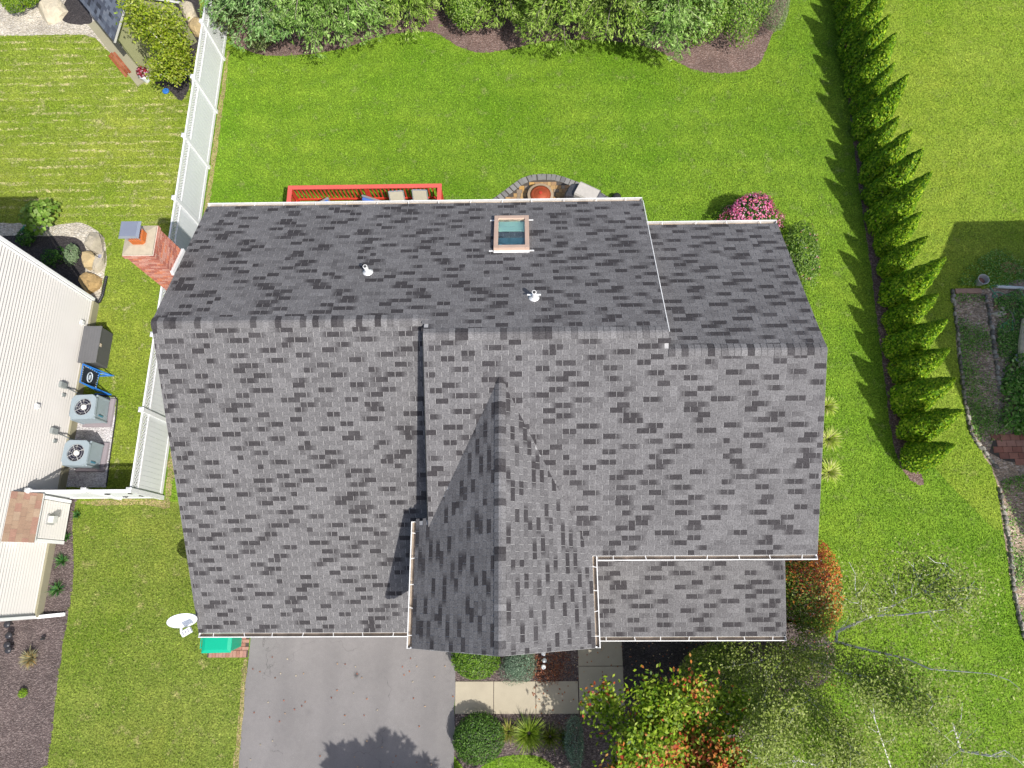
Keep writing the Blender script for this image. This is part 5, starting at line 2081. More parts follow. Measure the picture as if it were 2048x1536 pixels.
# flower pot, hook, blue disc
q = P(288, 150, .2)
t = thing('flower_pot', 'white pot of red and white petunias at the shed corner', 'flower pot', (q.x + .05, q.y - .10, 0))
mb = MB()
mb.lathe((0, 0, 0), [(.11, 0), (.16, .28), (.18, .30), (.17, .33), (.14, .31)], 18)
mb.build('pot', pm('pot_white', (.72, .74, .76), .5), t)
rn = np.random.default_rng(3)
d = rvec(rn, 420)
d[:, 2] = np.abs(d[:, 2])
leaves('petals', d * np.array((.24, .24, .22)) * rn.uniform(.6, 1.05, (420, 1)) + np.array((0, .06, .36)), d + rvec(rn, 420) * .5, .07, .06, pick(rn, 420, [A(196, 40, 70), A(226, 120, 140), A(150, 30, 50), A(240, 220, 225), A(70, 110, 40)], [4, 2, 2, 2, 1]), LEAF, t, rn)
t = thing('garden_hook', 'thin dark double shepherd hook against the shed wall', 'garden hook', P(306, 140))
o0 = Vector(t.location)
for k in (0, .12):
    mb = MB()
    mb.tube([Vector((k, 0, 0)), Vector((k, 0, .95)), Vector((k - .05, 0, 1.08)), Vector((k - .16, 0, 1.10)), Vector((k - .24, 0, 1.0))], .009, 6)
    mb.build('hook_rod', BLK, t)
t = thing('blue_disc', 'small bright blue disc lying on the grass by the dark mulch', 'lid', P(333, 184))
mb = MB()
mb.lathe((0, 0, 0), [(.11, .035), (.125, .04), (.125, .07), (.10, .085), (.01, .09)], 22)
mb.build('disc', pm('disc_blue', A(60, 130, 214, 1.6), .4), t)
boulder(377, 22, .30, .55, .35, .5, ROCKP, 'pale boulder beside the shed nearest the top edge')
boulder(392, 50, .26, .46, .30, .3, ROCKT, 'tan boulder between the shed and the white fence')
boulder(105, 14, .52, .62, .30, .4, ROCKP, 'big pale flat boulder in the gravel at the top left')
EVG = [A(110, 150, 20), A(140, 176, 30), A(86, 128, 18), A(160, 190, 50)]
q = P(48, 18)
shrub('globe_cedar', 'bright yellow-green rounded cedar in the pale gravel, left one', 'shrub', (q.x, q.y, 0), .48, .60, 1.0, 2600, .08, EVG, seed=51, lump=.12, wid=.5)
q = P(74, 8)
shrub('globe_cedar', 'bright yellow-green rounded cedar in the pale gravel, right one beside the flat boulder', 'shrub', (q.x, q.y, 0), .36, .45, .8, 1800, .08, EVG, seed=52, lump=.12, wid=.5)

# ================================================================ TREES


def limb_tree(name, label, cat, base, limbs, nleaf, L, pal, wts, seed, spread, mat=None, bark=None, wid=.55, group=None, up=1.15, colfn=None, twigs=0, tr=.08):
    """limbs: polylines [(x,y,z),...] (first is the trunk) with start radius; leaves cluster round twigs that leave the limbs"""
    rng = np.random.default_rng(seed)
    rr_ = random.Random(seed)
    base = Vector(base)
    root = thing(name, label, cat, base, 0, group)
    tips = []
    for i, (pts, r0, wt) in enumerate(limbs):
        pts = [Vector(p_) - base for p_ in pts]
        mb = MB()
        k = len(pts)
        mb.tube(pts, [r0 * (1 - .82 * j / (k - 1)) for j in range(k)], 7)
        nm = 'trunk' if i == 0 else 'branch'
        for _ in range(max(int(twigs * wt), 5 if i and r0 < .07 else 0)):
            j = rr_.randrange(0 if i else max(0, k - 2), k - 1)
            s = pts[j].lerp(pts[j + 1], rr_.random())
            d = (pts[j + 1] - pts[j]).normalized()
            e = s + d * rr_.uniform(.1, .45) + Vector((rr_.uniform(-1, 1), rr_.uniform(-1, 1), rr_.uniform(-.2, .7))) * spread * .8
            mid = s.lerp(e, .5) + Vector((rr_.uniform(-.1, .1), rr_.uniform(-.1, .1), rr_.uniform(0, .1)))
            mb.tube([s, mid, e], [tr * .22, tr * .14, tr * .05], 4, False)
            tips += [(mid, wt * .5), (e, wt)]
        for j in range(1 if i else k - 1, k):
            for m_ in range(4):
                tips.append((pts[j - 1].lerp(pts[j], (m_ + 1) / 4), wt * (.12 if r0 > .024 and bark is not None else 1)))
        mb.build(nm, bark or BARK, root)
    tw = np.array([max(t_[1], .001) for t_ in tips])
    tc = np.array([tuple(t_[0]) for t_ in tips])
    idx = rng.choice(len(tips), nleaf, p=tw / tw.sum())
    off = rng.normal(0, 1, (nleaf, 3)) * spread * .42
    off[:, 2] *= .7
    c = tc[idx] + off
    c[:, 2] = np.maximum(c[:, 2], .05)
    nr = rvec(rng, nleaf) * .8 + np.array((.2, -.25, up))
    cols = pick(rng, nleaf, pal, wts)
    if colfn is not None:
        cols = colfn(c, cols, rng)
    leaves('crown', c, nr, rng.uniform(.7, 1.3, nleaf) * L, rng.uniform(.7, 1.3, nleaf) * L * wid, cols, mat or LEAF, root, rng)
    return root


# ---- yellow-green tree by the shed
tb = P(388, 172)
lb = []
lb.append(([tb, P(378, 150, .8), P(365, 125, 1.4)], .06, .2))
for a, b_, c_ in (((372, 140, 1.1), (345, 110, 1.9), (330, 75, 2.6)), ((372, 140, 1.0), (352, 125, 1.5), (325, 125, 1.9)), ((365, 125, 1.4), (320, 70, 2.6), (285, 25, 3.5)), ((365, 125, 1.4), (335, 60, 2.6), (318, 20, 3.3)), ((378, 150, .8), (350, 150, 1.1), (330, 145, 1.3)), ((365, 125, 1.4), (362, 80, 2.2), (352, 45, 2.9)), ((345, 110, 1.9), (300, 60, 3.0), (275, 12, 3.8)), ((365, 125, 1.4), (310, 85, 2.3), (285, 55, 2.9))):
    lb.append(([P(*a), P(*b_), P(*c_)], .03, 1))
limb_tree('young_tree', 'yellow-green leafy young tree leaning over the shed wall beside the fence', 'tree', tb, lb, 7500, .10, [A(160, 186, 34), A(188, 206, 60), A(124, 152, 26), A(206, 216, 96)], [3, 3, 2, 2], 61, .36, bark=PALEBARK, twigs=6, tr=.05, wid=.6)

# ---- clipped arborvitae row
ARB = [A(100, 148, 18, 1.6), A(138, 182, 26, 1.6), A(180, 210, 52, 1.6), A(74, 118, 14, 1.6)]


def arborvitae_mesh(seed, h=2.75, r=.60, n=5000):
    rng = np.random.default_rng(seed)
    t = rng.random(n) ** .72                              # 0 top .. 1 base
    a = rng.uniform(0, 6.28, n)
    fn = lumps(rng, 9, 4.0)
    d = np.stack([np.cos(a), np.sin(a), np.zeros(n)], 1)
    prof = np.where(t < .86, t ** .78, .86 ** .78 * (1 - (t - .86) * 1.6))
    lump_ = 1 + .16 * fn(np.stack([np.cos(a) * 1.2, np.sin(a) * 1.2, t * 5], 1)) + rng.normal(0, .035, n)
    rad = r * prof * lump_ * np.where(rng.random(n) < .8, rng.uniform(.88, 1.05, n), rng.uniform(.5, .9, n))
    c = d * rad[:, None]
    c[:, 2] = h * (1 - t) * .985 + .05
    nr = d * .8 + rvec(rng, n) * .5 + np.array((.1, -.1, .5))
    ax = np.tile((0, 0, 1.0), (n, 1)) + d * .55 + rvec(rng, n) * .35
    return rng, c, nr, ax, n


protos = []
for s in range(5):
    rng, c, nr, ax, n = arborvitae_mesh(200 + s)
    cols = pick(rng, n, ARB, [3, 4, 3, 2])
    o = leaves('foliage', c, nr, rng.uniform(.7, 1.3, n) * .105, rng.uniform(.7, 1.3, n) * .055, cols, NEEDLE, None, rng, axis=ax)
    protos.append(o.data)
    bpy.data.objects.remove(o)
tkm = MB()
tkm.tube([(0, 0, -.02), (0, 0, 1.0), (.01, 0, 2.2)], [.05, .035, .01], 7)
tk0 = tkm.build('trunk', BARK)
tkmesh = tk0.data
bpy.data.objects.remove(tk0)
words = ['first', 'second', 'third', 'fourth', 'fifth', 'sixth', 'seventh', 'eighth', 'ninth', 'tenth', 'eleventh', 'twelfth', 'thirteenth', 'fourteenth', 'fifteenth', 'sixteenth', 'seventeenth', 'eighteenth', 'nineteenth', 'twentieth', 'twenty-first', 'twenty-second', 'twenty-third', 'twenty-fourth']
rr = random.Random(77)
xline = lambda y: min(12.34 + .035 * (y - 3.6), 12.62)
for k in range(23):
    y = 3.66 + .93 * k + rr.uniform(-.06, .06)
    sc = rr.uniform(.84, 1.12) * (1.0 if k else .95)
    lab = words[k] + ' arborvitae of the clipped row, counted from its end beside the house'
    t = thing('arborvitae', lab, 'arborvitae', (xline(y) + rr.uniform(-.06, .06), y, 0), rr.uniform(0, 6.28), 'arborvitae row on the right boundary')
    t.scale = (sc, sc, sc * rr.uniform(.92, 1.08))
    link(bpy.data.objects.new('foliage', protos[k % 5]), t)
    link(bpy.data.objects.new('trunk', tkmesh), t)


# ---- evergreens along the back
def conifer(name, label, base, h, r, seed, pal, wts=None, boughs=92, spr=84, L=.145, tilt=(0, 0), group='evergreens along the back boundary', wid=.26, z0=.20):
    """layered boughs: each bough a drooping branch carrying fans of needle sprays"""
    rng = np.random.default_rng(seed)
    root = thing(name, label, 'evergreen tree', base, 0, group)
    mb = MB()
    mb.tube([(0, 0, -.05), (tilt[0] * .5, tilt[1] * .5, h * .5), (tilt[0], tilt[1], h * .97)], [.11, .07, .015], 8)
    mb.build('trunk', BARK, root)
    C, NR, AX, CO, LN = [], [], [], [], []
    bb = MB()
    for i in range(boughs):
        t = (i + rng.random()) / boughs                    # 0 base .. 1 top
        z = h * (z0 + (.97 - z0) * t)
        a = i * 2.39996 + rng.normal(0, .25)
        ln = r * (1 - t) ** .62 * rng.uniform(.72, 1.12) + .18
        d = np.array((math.cos(a), math.sin(a), 0))
        s = np.array((-d[1], d[0], 0))
        rise = rng.uniform(.10, .38) * (1 if t < .75 else 1.8)
        o = np.array((tilt[0] * t, tilt[1] * t, z))
        end = o + d * ln + np.array((0, 0, ln * (rise - .22)))
        bb.tube([tuple(o), tuple(o + d * ln * .5 + np.array((0, 0, ln * rise * .5))), tuple(end)], [.028, .016, .005], 5, False)
        m_ = spr
        u = rng.random(m_) ** .5 * .98 + .04
        w_ = rng.normal(0, 1, m_) * ln * .17 * np.sin(np.clip(u, .12, 1) * 2.6)
        c = o + d * (ln * u)[:, None] + s * w_[:, None]
        c[:, 2] += ln * (rise * u - .22 * u * u) - np.abs(w_) * .22 + rng.normal(0, .035, m_)
        ax = d * .9 + s * (np.sign(w_) * .75)[:, None] * rng.uniform(.4, 1.2, (m_, 1)) + np.stack([np.zeros(m_), np.zeros(m_), rng.normal(.08, .2, m_)], 1)
        C.append(c)
        AX.append(ax)
        NR.append(np.array((.15, -.2, 1.0)) + rvec(rng, m_) * .4)
        sh = rng.uniform(.85, 1.15)
        CO.append(pick(rng, m_, pal, wts) * sh)
        LN.append(rng.uniform(.65, 1.25, m_) * L)
    bb.build('branches', BARK, root)['kind'] = 'stuff'
    c = np.concatenate(C)
    k = 3                                                 # each spray is three needle fans
    c3 = np.repeat(c, k, axis=0) + rng.normal(0, .035, (len(c) * k, 3))
    ax3 = np.repeat(np.concatenate(AX), k, axis=0) + rng.normal(0, .38, (len(c) * k, 3))
    nr3 = np.repeat(np.concatenate(NR), k, axis=0) + rng.normal(0, .3, (len(c) * k, 3))
    l3 = np.repeat(np.concatenate(LN), k)
    leaves('crown', c3, nr3, l3, l3 * wid, np.repeat(np.concatenate(CO), k, axis=0) * (1 + rng.normal(0, .12, (len(c3), 1))), NEEDLE, root, rng, axis=ax3)
    return root


PINE = [A(140, 184, 80), A(166, 206, 104), A(188, 220, 132), A(110, 152, 60)]
PINEB = [A(140, 188, 100), A(168, 210, 128), A(188, 222, 150), A(112, 156, 80)]
HEML = [A(146, 184, 68), A(172, 206, 90), A(194, 220, 116), A(116, 152, 48)]
for i, (px, py, h, r, pal, lab) in enumerate((
        (560, 62, 5.5, 2.17, PINEB, 'bluish green feathery evergreen nearest the white fence in the back row'),
        (650, 66, 5.0, 2.03, PINE, 'feathery evergreen second from the white fence in the back row'),
        (722, 48, 4.9, 1.95, PINE, 'feathery evergreen left of the bare orange soil patch'),
        (820, 30, 4.2, 1.72, HEML, 'feathery evergreen behind the dip of the mulch edge'),
        (1010, 28, 4.2, 1.65, HEML, 'dark-gapped evergreen right of the bright glossy bush'),
        (1120, 62, 5.0, 1.95, HEML, 'evergreen casting a spiky shadow on the lawn, left of its pair'),
        (1215, 62, 5.2, 2.03, HEML, 'evergreen casting a spiky shadow on the lawn, right of its pair'),
        (1320, 78, 4.9, 1.88, PINE, 'evergreen left of the mulch corner at the right end of the back row'),
        (600, -30, 5.5, 2.10, PINE, 'evergreen at the top edge behind the bluish one near the fence'),
        (760, -25, 5.2, 2.10, PINE, 'evergreen at the top edge behind the orange soil patch'),
        (900, -30, 4.9, 1.95, HEML, 'evergreen at the top edge behind the glossy bush'),
        (1050, -40, 5.2, 2.10, HEML, 'evergreen at the top edge behind the dark-gapped one'),
        (1170, -35, 5.2, 2.10, PINE, 'evergreen at the top edge behind the spiky-shadow pair'),
        (1300, -30, 5.2, 2.10, HEML, 'evergreen at the top edge left of the twiggy grey shrub'))):
    conifer('evergreen_tree', lab, P(px, py), h, r, 300 + i, pal)
RHO = [A(104, 150, 38), A(140, 182, 54), A(168, 204, 80), A(194, 220, 124)]
DULL = [A(120, 140, 66), A(146, 162, 90), A(92, 114, 52), A(176, 184, 124)]
q = P(470, 60)
shrub('viburnum', 'dull olive bush squeezed between the white fence and the first evergreen', 'shrub', q, .85, .75, 1.5, 3000, .085, DULL, seed=71, lump=.25)
shrub('viburnum', 'olive bush on the mulch edge below the first evergreen', 'shrub', P(528, 98), .55, .45, .9, 1500, .08, DULL, seed=72, lump=.25)
shrub('rhododendron', 'bright glossy green bush reaching over the pale mulch in the back row', 'shrub', P(942, 42), .95, 1.15, 1.7, 5200, .095, RHO, [2, 4, 4, 2], seed=73, lump=.22)
shrub('viburnum', 'glossy leafy bush on the mulch corner at the right end of the back row', 'shrub', P(1385, 66), 1.0, 1.20, 2.0, 5600, .095, RHO, seed=74, lump=.28)
shrub('viburnum', 'leafy bush at the far right end of the back row with thin bare twigs', 'shrub', P(1462, 55), 1.05, 1.45, 2.0, 6000, .09, RHO, [4, 4, 2, 1], seed=75, lump=.3)
shrub('spirea', 'grey-green twiggy bush overhanging the lawn at the end of the back row', 'shrub', P(1532, 20), .75, 1.7, 1.3, 4200, .075, [A(140, 158, 104), A(112, 132, 84), A(164, 176, 128)], seed=76, lump=.28, wid=.35)
shrub('viburnum', 'leafy bush at the top edge near the twiggy grey one', 'shrub', P(1430, -20), 1.0, .9, 1.7, 3000, .09, HEML, seed=77, lump=.3)

# ---- shrubs round the house
PINKS = [A(246, 140, 190, 1.3), A(238, 110, 170, 1.3), A(250, 180, 210, 1.3), A(240, 130, 140, 1.3)]
q = P(1490, 440)
shrub('pink_shrub', 'shrub covered in pink blossom behind the right rear gutter', 'shrub', (q.x, q.y - .12, 0), 1.10, .72, 1.3, 2400, .09, [A(56, 96, 22), A(90, 132, 40), A(40, 74, 18)], seed=81, lump=.32, flowers=(420, .062, PINKS))
q = P(1600, 520)
shrub('rose_bush', 'loose green bush with a few pale pink blooms along the right rear wall', 'shrub', (q.x - .15, q.y - .15, 0), .62, 1.25, 1.2, 3000, .085, [A(104, 146, 40), A(136, 174, 64), A(160, 190, 92), A(70, 110, 30)], seed=82, lump=.3, flowers=(26, .045, [A(240, 190, 190), A(232, 120, 120), A(238, 230, 215)]))
for i, (px, py, r) in enumerate(((1652, 815, .40), (1657, 880, .46), (1658, 945, .44))):
    q = P(px, py)
    clump('ornamental_grass', words[i] + ' arching pale-green grass tussock down the right side wall', 'ornamental grass', (q.x - .05, q.y, 0), r, .42, 460, [A(200, 220, 90, 1.35), A(216, 228, 120, 1.35), A(176, 206, 70, 1.35), A(230, 226, 160, 1.35)], 91 + i, 'grass tussocks along the side wall')


def redtip(c, cols, rng):
    """orange young leaves on the sun side and outer crown"""
    n = len(c)
    k = (rng.random(n) < np.clip(.42 + .50 * c[:, 0] + .35 * c[:, 1] + .15 * (c[:, 2] - 1.0), .05, .85))
    org = np.array([A(230, 146, 60, 1.4), A(216, 112, 60, 1.4), A(240, 176, 90, 1.4), A(200, 92, 66, 1.4)])
    cols[k] = org[rng.integers(0, 4, k.sum())] * (1 + rng.normal(0, .15, (k.sum(), 1)))
    return cols


q = P(1618, 1172, 1.0)
shrub('burning_bush', 'big bush turning orange at the right corner of the porch roof', 'shrub', (q.x - .05, q.y, 0), .92, 1.35, 1.9, 10500, .078, [A(110, 138, 40, 1.5), A(142, 164, 60, 1.5), A(84, 112, 30, 1.5), A(176, 188, 90, 1.5)], [3, 3, 2, 1], seed=83, lump=.16, colfn=redtip)
BOX = [A(70, 110, 20), A(112, 156, 38), A(140, 180, 58), A(60, 96, 18)]
q = P(953, 1328, .4)
shrub('boxwood', 'clipped square green hedge bush between driveway and gable wall', 'shrub', (q.x, q.y + .12, 0), .70, .52, .75, 5200, .062, BOX, [2, 4, 4, 2], seed=84, lump=.07, shell=.8)
q = P(957, 1478, .4)
shrub('boxwood', 'round dark green clipped bush beside the driveway below the walk', 'shrub', (q.x, q.y, 0), .72, .68, .80, 6200, .06, [A(70, 112, 28), A(98, 144, 46), A(126, 168, 74), A(48, 84, 18)], seed=85, lump=.06, shell=.8)
q = P(1034, 1330, .3)
shrub('blue_spruce', 'dwarf blue-grey spruce spilling onto the concrete walk', 'shrub', (q.x, q.y, 0), .50, .55, .6, 4200, .06, [A(130, 158, 130), A(110, 138, 112), A(156, 178, 152), A(84, 110, 86)], seed=86, lump=.26, wid=.28, mat=NEEDLE)
q = P(1075, 1330, .1)
shrub('barberry', 'low rusty red groundcover around the white globe lights', 'shrub', (q.x + .25, q.y - .05, 0), .75, .55, .22, 1500, .05, [A(170, 96, 70), A(196, 126, 90), A(130, 70, 56), A(206, 150, 110)], seed=87, lump=.3)
q = P(1150, 1490, .4)
shrub('blue_spruce', 'small blue-grey spruce left of the orange-leaved tree', 'shrub', (q.x, q.y, 0), .32, .70, .75, 2600, .06, [A(122, 152, 128), A(96, 126, 106), A(150, 176, 152)], seed=88, lump=.3, wid=.28, mat=NEEDLE)
for i, (px, py, r, pal) in enumerate(((1018, 1462, .42, [A(190, 196, 84), A(206, 196, 110), A(150, 176, 60)]), (1058, 1466, .62, [A(150, 180, 50), A(176, 200, 76), A(120, 156, 36)]), (1100, 1472, .46, [A(120, 140, 40), A(90, 116, 30), A(150, 160, 60)]), (1128, 1474, .40, [A(90, 110, 30), A(110, 136, 40)]))):
    clump('ornamental_grass', ('yellowish', 'large lime-green', 'dark green', 'small shaded')[i] + ' arching grass tussock below the concrete walk', 'ornamental grass', P(px, py), r, .5, (200, 420, 170, 110)[i], pal, 101 + i, 'grass tussocks below the walk', wid=.011)
for i, (px, py) in enumerate(((1087, 1307), (1089, 1321), (1087, 1334))):
    q = P(px, py, .32)
    t = thing('globe_light', ('white globe garden light nearest the gable', 'clear-topped globe garden light between two white ones', 'white globe garden light nearest the walk')[i], 'garden light', (q.x, q.y, 0), 0, 'globe lights by the gable')
    mb = MB()
    mb.tube([(0, 0, 0), (0, 0, .26)], .012, 6)
    mb.build('stake', BLK, t)
    mb = MB()
    mb.lathe((0, 0, 0), [(.01, .25)] + [(.068 * math.sin(math.pi * k / 8), .32 - .068 * math.cos(math.pi * k / 8)) for k in range(1, 8)] + [(.01, .388)], 16)
    mb.build('globe', pm('globe_white', (.80, .80, .80), .25, .05) if i != 1 else pm('globe_grey', (.55, .58, .60), .15, .15, 30), t, smooth=True)

# ---- orange and green dogwood over the walk
tb = Vector((4.0, -4.7, 0))
lb = [([tb, tb + Vector((-.1, .1, .9)), tb + Vector((-.1, .2, 1.5))], .11, .05)]
rr = random.Random(14)
for k in range(22):
    a = k * 2.4
    rad = rr.uniform(1.0, 2.8) * (.86 if math.sin(a) > .3 else 1)
    zt_ = 3.1 + rr.uniform(-.5, .5) - rad * .25
    s = tb + Vector((-.1, .2, 1.0 + rr.uniform(0, .5)))
    e = tb + Vector((math.cos(a) * rad * 1.08 - .1, math.sin(a) * rad + .12, zt_))
    lb.append(([s, s.lerp(e, .5) + Vector((0, 0, .25)), e], .05, 1))


def dogwood(c, cols, rng):
    n = len(c)
    f1 = np.sin(c[:, 0] * 2.3 + 1.0) + np.sin(c[:, 1] * 2.9 + .5) + np.sin(c[:, 0] * 1.1 - c[:, 1] * 1.7 + 2.2)
    k = rng.random(n) < np.clip(.06 + .18 * f1 + .22 * (c[:, 2] - 2.4), .02, .75)
    org = np.array([A(240, 150, 72), A(228, 108, 66), A(246, 184, 100), A(214, 76, 76)])
    cols[k] = org[rng.choice(4, k.sum(), p=[.4, .25, .25, .10])] * (1 + rng.normal(0, .15, (k.sum(), 1)))
    return cols


limb_tree('dogwood', 'broad dogwood with green leaves turning orange at the bottom of the picture', 'tree', tb, lb, 38000, .12, [A(130, 168, 26), A(164, 196, 44), A(194, 216, 80), A(96, 136, 20)], [3, 4, 3, 2], 62, .52, bark=PALEBARK, twigs=7, tr=.06, wid=.55, colfn=dogwood, up=1.3)

# ---- pale-barked tree leaning over the right lawn
tb = P(1566, 1306)
z_ = lambda a, b_, c_: P(a, b_, c_)
lb = [([tb, P(1585, 1300, .55), P(1612, 1293, 1.1), P(1640, 1289, 1.6), P(1672, 1283, 2.2)], .065, .02),
      ([P(1672, 1283, 2.2), P(1674, 1264, 2.4), P(1712, 1246, 2.9), P(1745, 1232, 3.3), P(1778, 1215, 3.7), P(1815, 1196, 4.1), P(1848, 1182, 4.5)], .042, .22),
      ([P(1755, 1231, 3.4), P(1800, 1230, 3.9), P(1850, 1224, 4.4), P(1900, 1218, 4.9), P(1930, 1216, 5.2)], .028, .3),
      ([P(1848, 1182, 4.5), P(1872, 1160, 4.8), P(1893, 1145, 5.0), P(1888, 1125, 5.2)], .028, .35),
      ([P(1848, 1184, 4.5), P(1885, 1184, 4.9), P(1925, 1172, 5.3)], .025, .35),
      ([P(1890, 1180, 4.9), P(1900, 1195, 5.0), P(1918, 1203, 5.1)], .016, .4),
      ([P(1737, 1235, 3.2), P(1722, 1218, 3.5), P(1712, 1190, 3.9), P(1708, 1165, 4.2)], .014, .4),
      ([P(1783, 1212, 3.7), P(1786, 1195, 3.9), P(1796, 1184, 4.1)], .012, .4),
      ([P(1848, 1182, 4.4), P(1835, 1168, 4.6), P(1838, 1155, 4.7)], .012, .4),
      ([P(1672, 1283, 2.2), P(1715, 1295, 2.8), P(1765, 1306, 3.3), P(1815, 1318, 3.9), P(1860, 1338, 4.4), P(1910, 1342, 4.9), P(1985, 1348, 5.5)], .034, .6),
      ([P(1600, 1297, .8), P(1622, 1320, 1.5), P(1690, 1345, 2.6), P(1780, 1400, 3.6), P(1860, 1440, 4.3)], .024, 1.1),
      ([P(1572, 1306, .3), P(1580, 1340, 1.0), P(1620, 1400, 2.1), P(1680, 1470, 3.1), P(1720, 1510, 3.7)], .024, 1.0),
      ([P(1568, 1306, .3), P(1550, 1335, 1.2), P(1530, 1385, 2.2), P(1530, 1440, 3.0)], .022, .9),
      ([P(1620, 1400, 2.1), P(1580, 1420, 2.8), P(1560, 1470, 3.4)], .02, .9),
      ([P(1560, 1308, .4), P(1510, 1325, 1.3), P(1450, 1335, 2.1)], .02, .5),
      ([P(1690, 1345, 2.6), P(1770, 1360, 3.4), P(1860, 1390, 4.2)], .02, 1.2)]
BIR = [A(168, 188, 84), A(190, 206, 112), A(136, 160, 60), A(212, 218, 146)]
limb_tree('leaning_tree', 'sparse pale-barked tree with thin branches fanning over the right front lawn', 'tree', tb, lb, 21000, .072, BIR, [4, 3, 4, 1], 63, .62, bark=PALEBARK, twigs=7, tr=.05, wid=.6)
tb = P(1800, 1640)
lb = [([tb, P(1800, 1625, .8), P(1790, 1600, 1.6)], .10, .02)]
for a, b_, c_, w_ in (((1790, 1600, 1.6), (1720, 1560, 2.6), (1640, 1505, 3.6), 1.4), ((1790, 1600, 1.6), (1780, 1530, 2.8), (1750, 1440, 4.0), 1.0), ((1790, 1600, 1.6), (1860, 1545, 2.8), (1920, 1500, 3.8), .7), ((1920, 1500, 3.6), (1980, 1512, 4.3), (2010, 1500, 4.7), .3), ((1920, 1500, 3.6), (1912, 1470, 4.0), (1905, 1445, 4.2), .2), ((1720, 1560, 2.6), (1600, 1520, 3.2), (1510, 1470, 3.9), 1.2), ((1600, 1520, 3.2), (1540, 1530, 3.6), (1495, 1500, 4.0), .6)):
    lb.append(([P(*a), P(*b_), P(*c_)], .035, w_))
limb_tree('lawn_tree', 'sparse tree reaching in from the bottom edge with pale twigs', 'tree', tb, lb, 12000, .068, BIR, [4, 3, 4, 1], 64, .55, bark=PALEBARK, twigs=9, tr=.05, wid=.6)
# small leafy mass linking the dogwood and the mulch ring
q = P(1430, 1330, .9)
shrub('viburnum', 'dark green leafy bush in front of the porch between dogwood and leaning tree', 'shrub', (q.x + .1, q.y - .25, 0), 1.15, .95, 1.5, 6500, .075, [A(130, 164, 52, 1.4), A(160, 186, 76, 1.4), A(104, 138, 40, 1.4), A(196, 208, 120, 1.4)], seed=89, lump=.3)
shrub('viburnum', 'dark green leafy bush below the leaning trunk on the right lawn edge', 'shrub', P(1520, 1420), 1.0, .9, 1.3, 3800, .075, [A(130, 164, 52, 1.4), A(160, 186, 76, 1.4), A(104, 138, 40, 1.4), A(196, 208, 120, 1.4)], seed=90, lump=.35, shell=.5)
# ---- fallen leaves on walk, mulch and drive edge, pale ones painted as sun dapples
rng = np.random.default_rng(900)
nl = 520
fx_ = np.concatenate([rng.uniform(.2, 6.0, 300), rng.uniform(7.2, 9.2, 160), rng.uniform(-8.1, -2.1, 60)])
fy_ = np.concatenate([rng.uniform(-3.9, -1.2, 300), rng.uniform(-3.0, -1.2, 160), rng.uniform(-5.2, -2.0, 60)])
tag(leaves('leaves_and_dapples', np.stack([fx_, fy_, np.full(nl, .045)], 1), np.array((0, 0, 1.0)) + rvec(rng, nl) * .25, .055, .04, pick(rng, nl, [A(226, 190, 150), A(206, 130, 80), A(236, 220, 190), A(190, 110, 80)]), LEAF, None, rng), 'rusty fallen leaves and pale flecks painted as sun dapples on walk, mulch and driveway', 'leaves', kind='stuff')
# ---- front-yard tree below the picture; only its shadow shows on the driveway
conifer('front_tree', 'tall front-yard evergreen whose spiky shadow falls on the driveway', (-1.2, -8.3, 0), 6.4, 2.1, 401, PINE, boughs=60, spr=36, L=.25, group='trees in the front yard')
conifer('front_tree', 'broad front-yard evergreen left of the one shading the driveway', (-2.6, -8.0, 0), 5.6, 1.8, 402, PINE, boughs=50, spr=32, L=.25, group='trees in the front yard')

# ================================================================ RIGHT-HAND GARDEN
rh = thing('gable_house', 'neighbouring gabled house past the right edge that shades the garden', 'house', (18.0, 3.8, 0))
RO = Vector((18.0, 3.8, 0))
mb = MB(RO)
ya, yb, he, hp = -1.3, 8.85, 5.0, 8.4
mb.add([(18, ya, 0), (18, yb, 0), (18, yb, he), (18, (ya + yb) / 2, hp), (18, ya, he), (28, ya, 0), (28, yb, 0), (28, yb, he), (28, (ya + yb) / 2, hp), (28, ya, he)],
       [(4, 3, 2, 1, 0), (5, 6, 7, 8, 9), (1, 2, 7, 6), (0, 5, 9, 4)])
mb.build('wall', SID, rh)
mb = MB(RO)
ym = (ya + yb) / 2
for s in (-1, 1):
    ye = ym + s * ((yb - ya) / 2 + .3)
    q = [(17.75, ye, he - .2), (17.75, ym, hp), (28.3, ym, hp), (28.3, ye, he - .2)]
    mb.add([Vector(v_) + Vector((0, 0, .02)) for v_ in q] + [Vector(v_) + Vector((0, 0, .16)) for v_ in q], MB.BF)
mb.build('roof', pm('brown_roof', (.2, .15, .1)), rh)

# ---- raised bed edged with stones
STM = [pm('edge_stone_a', A(172, 166, 156), .9, .2, 9), pm('edge_stone_b', A(206, 198, 184), .9, .2, 9), pm('edge_stone_c', A(140, 134, 126), .9, .2, 9)]
rr = random.Random(30)
smeshes = []
for k in range(6):
    mb = MB()
    rock_mesh(mb, (0, 0, .02), .085, .055, .075, rr, 0, .7, 8, 5, 5)
    o = mb.build('stone', STM[k % 3])
    smeshes.append(o.data)
    bpy.data.objects.remove(o)


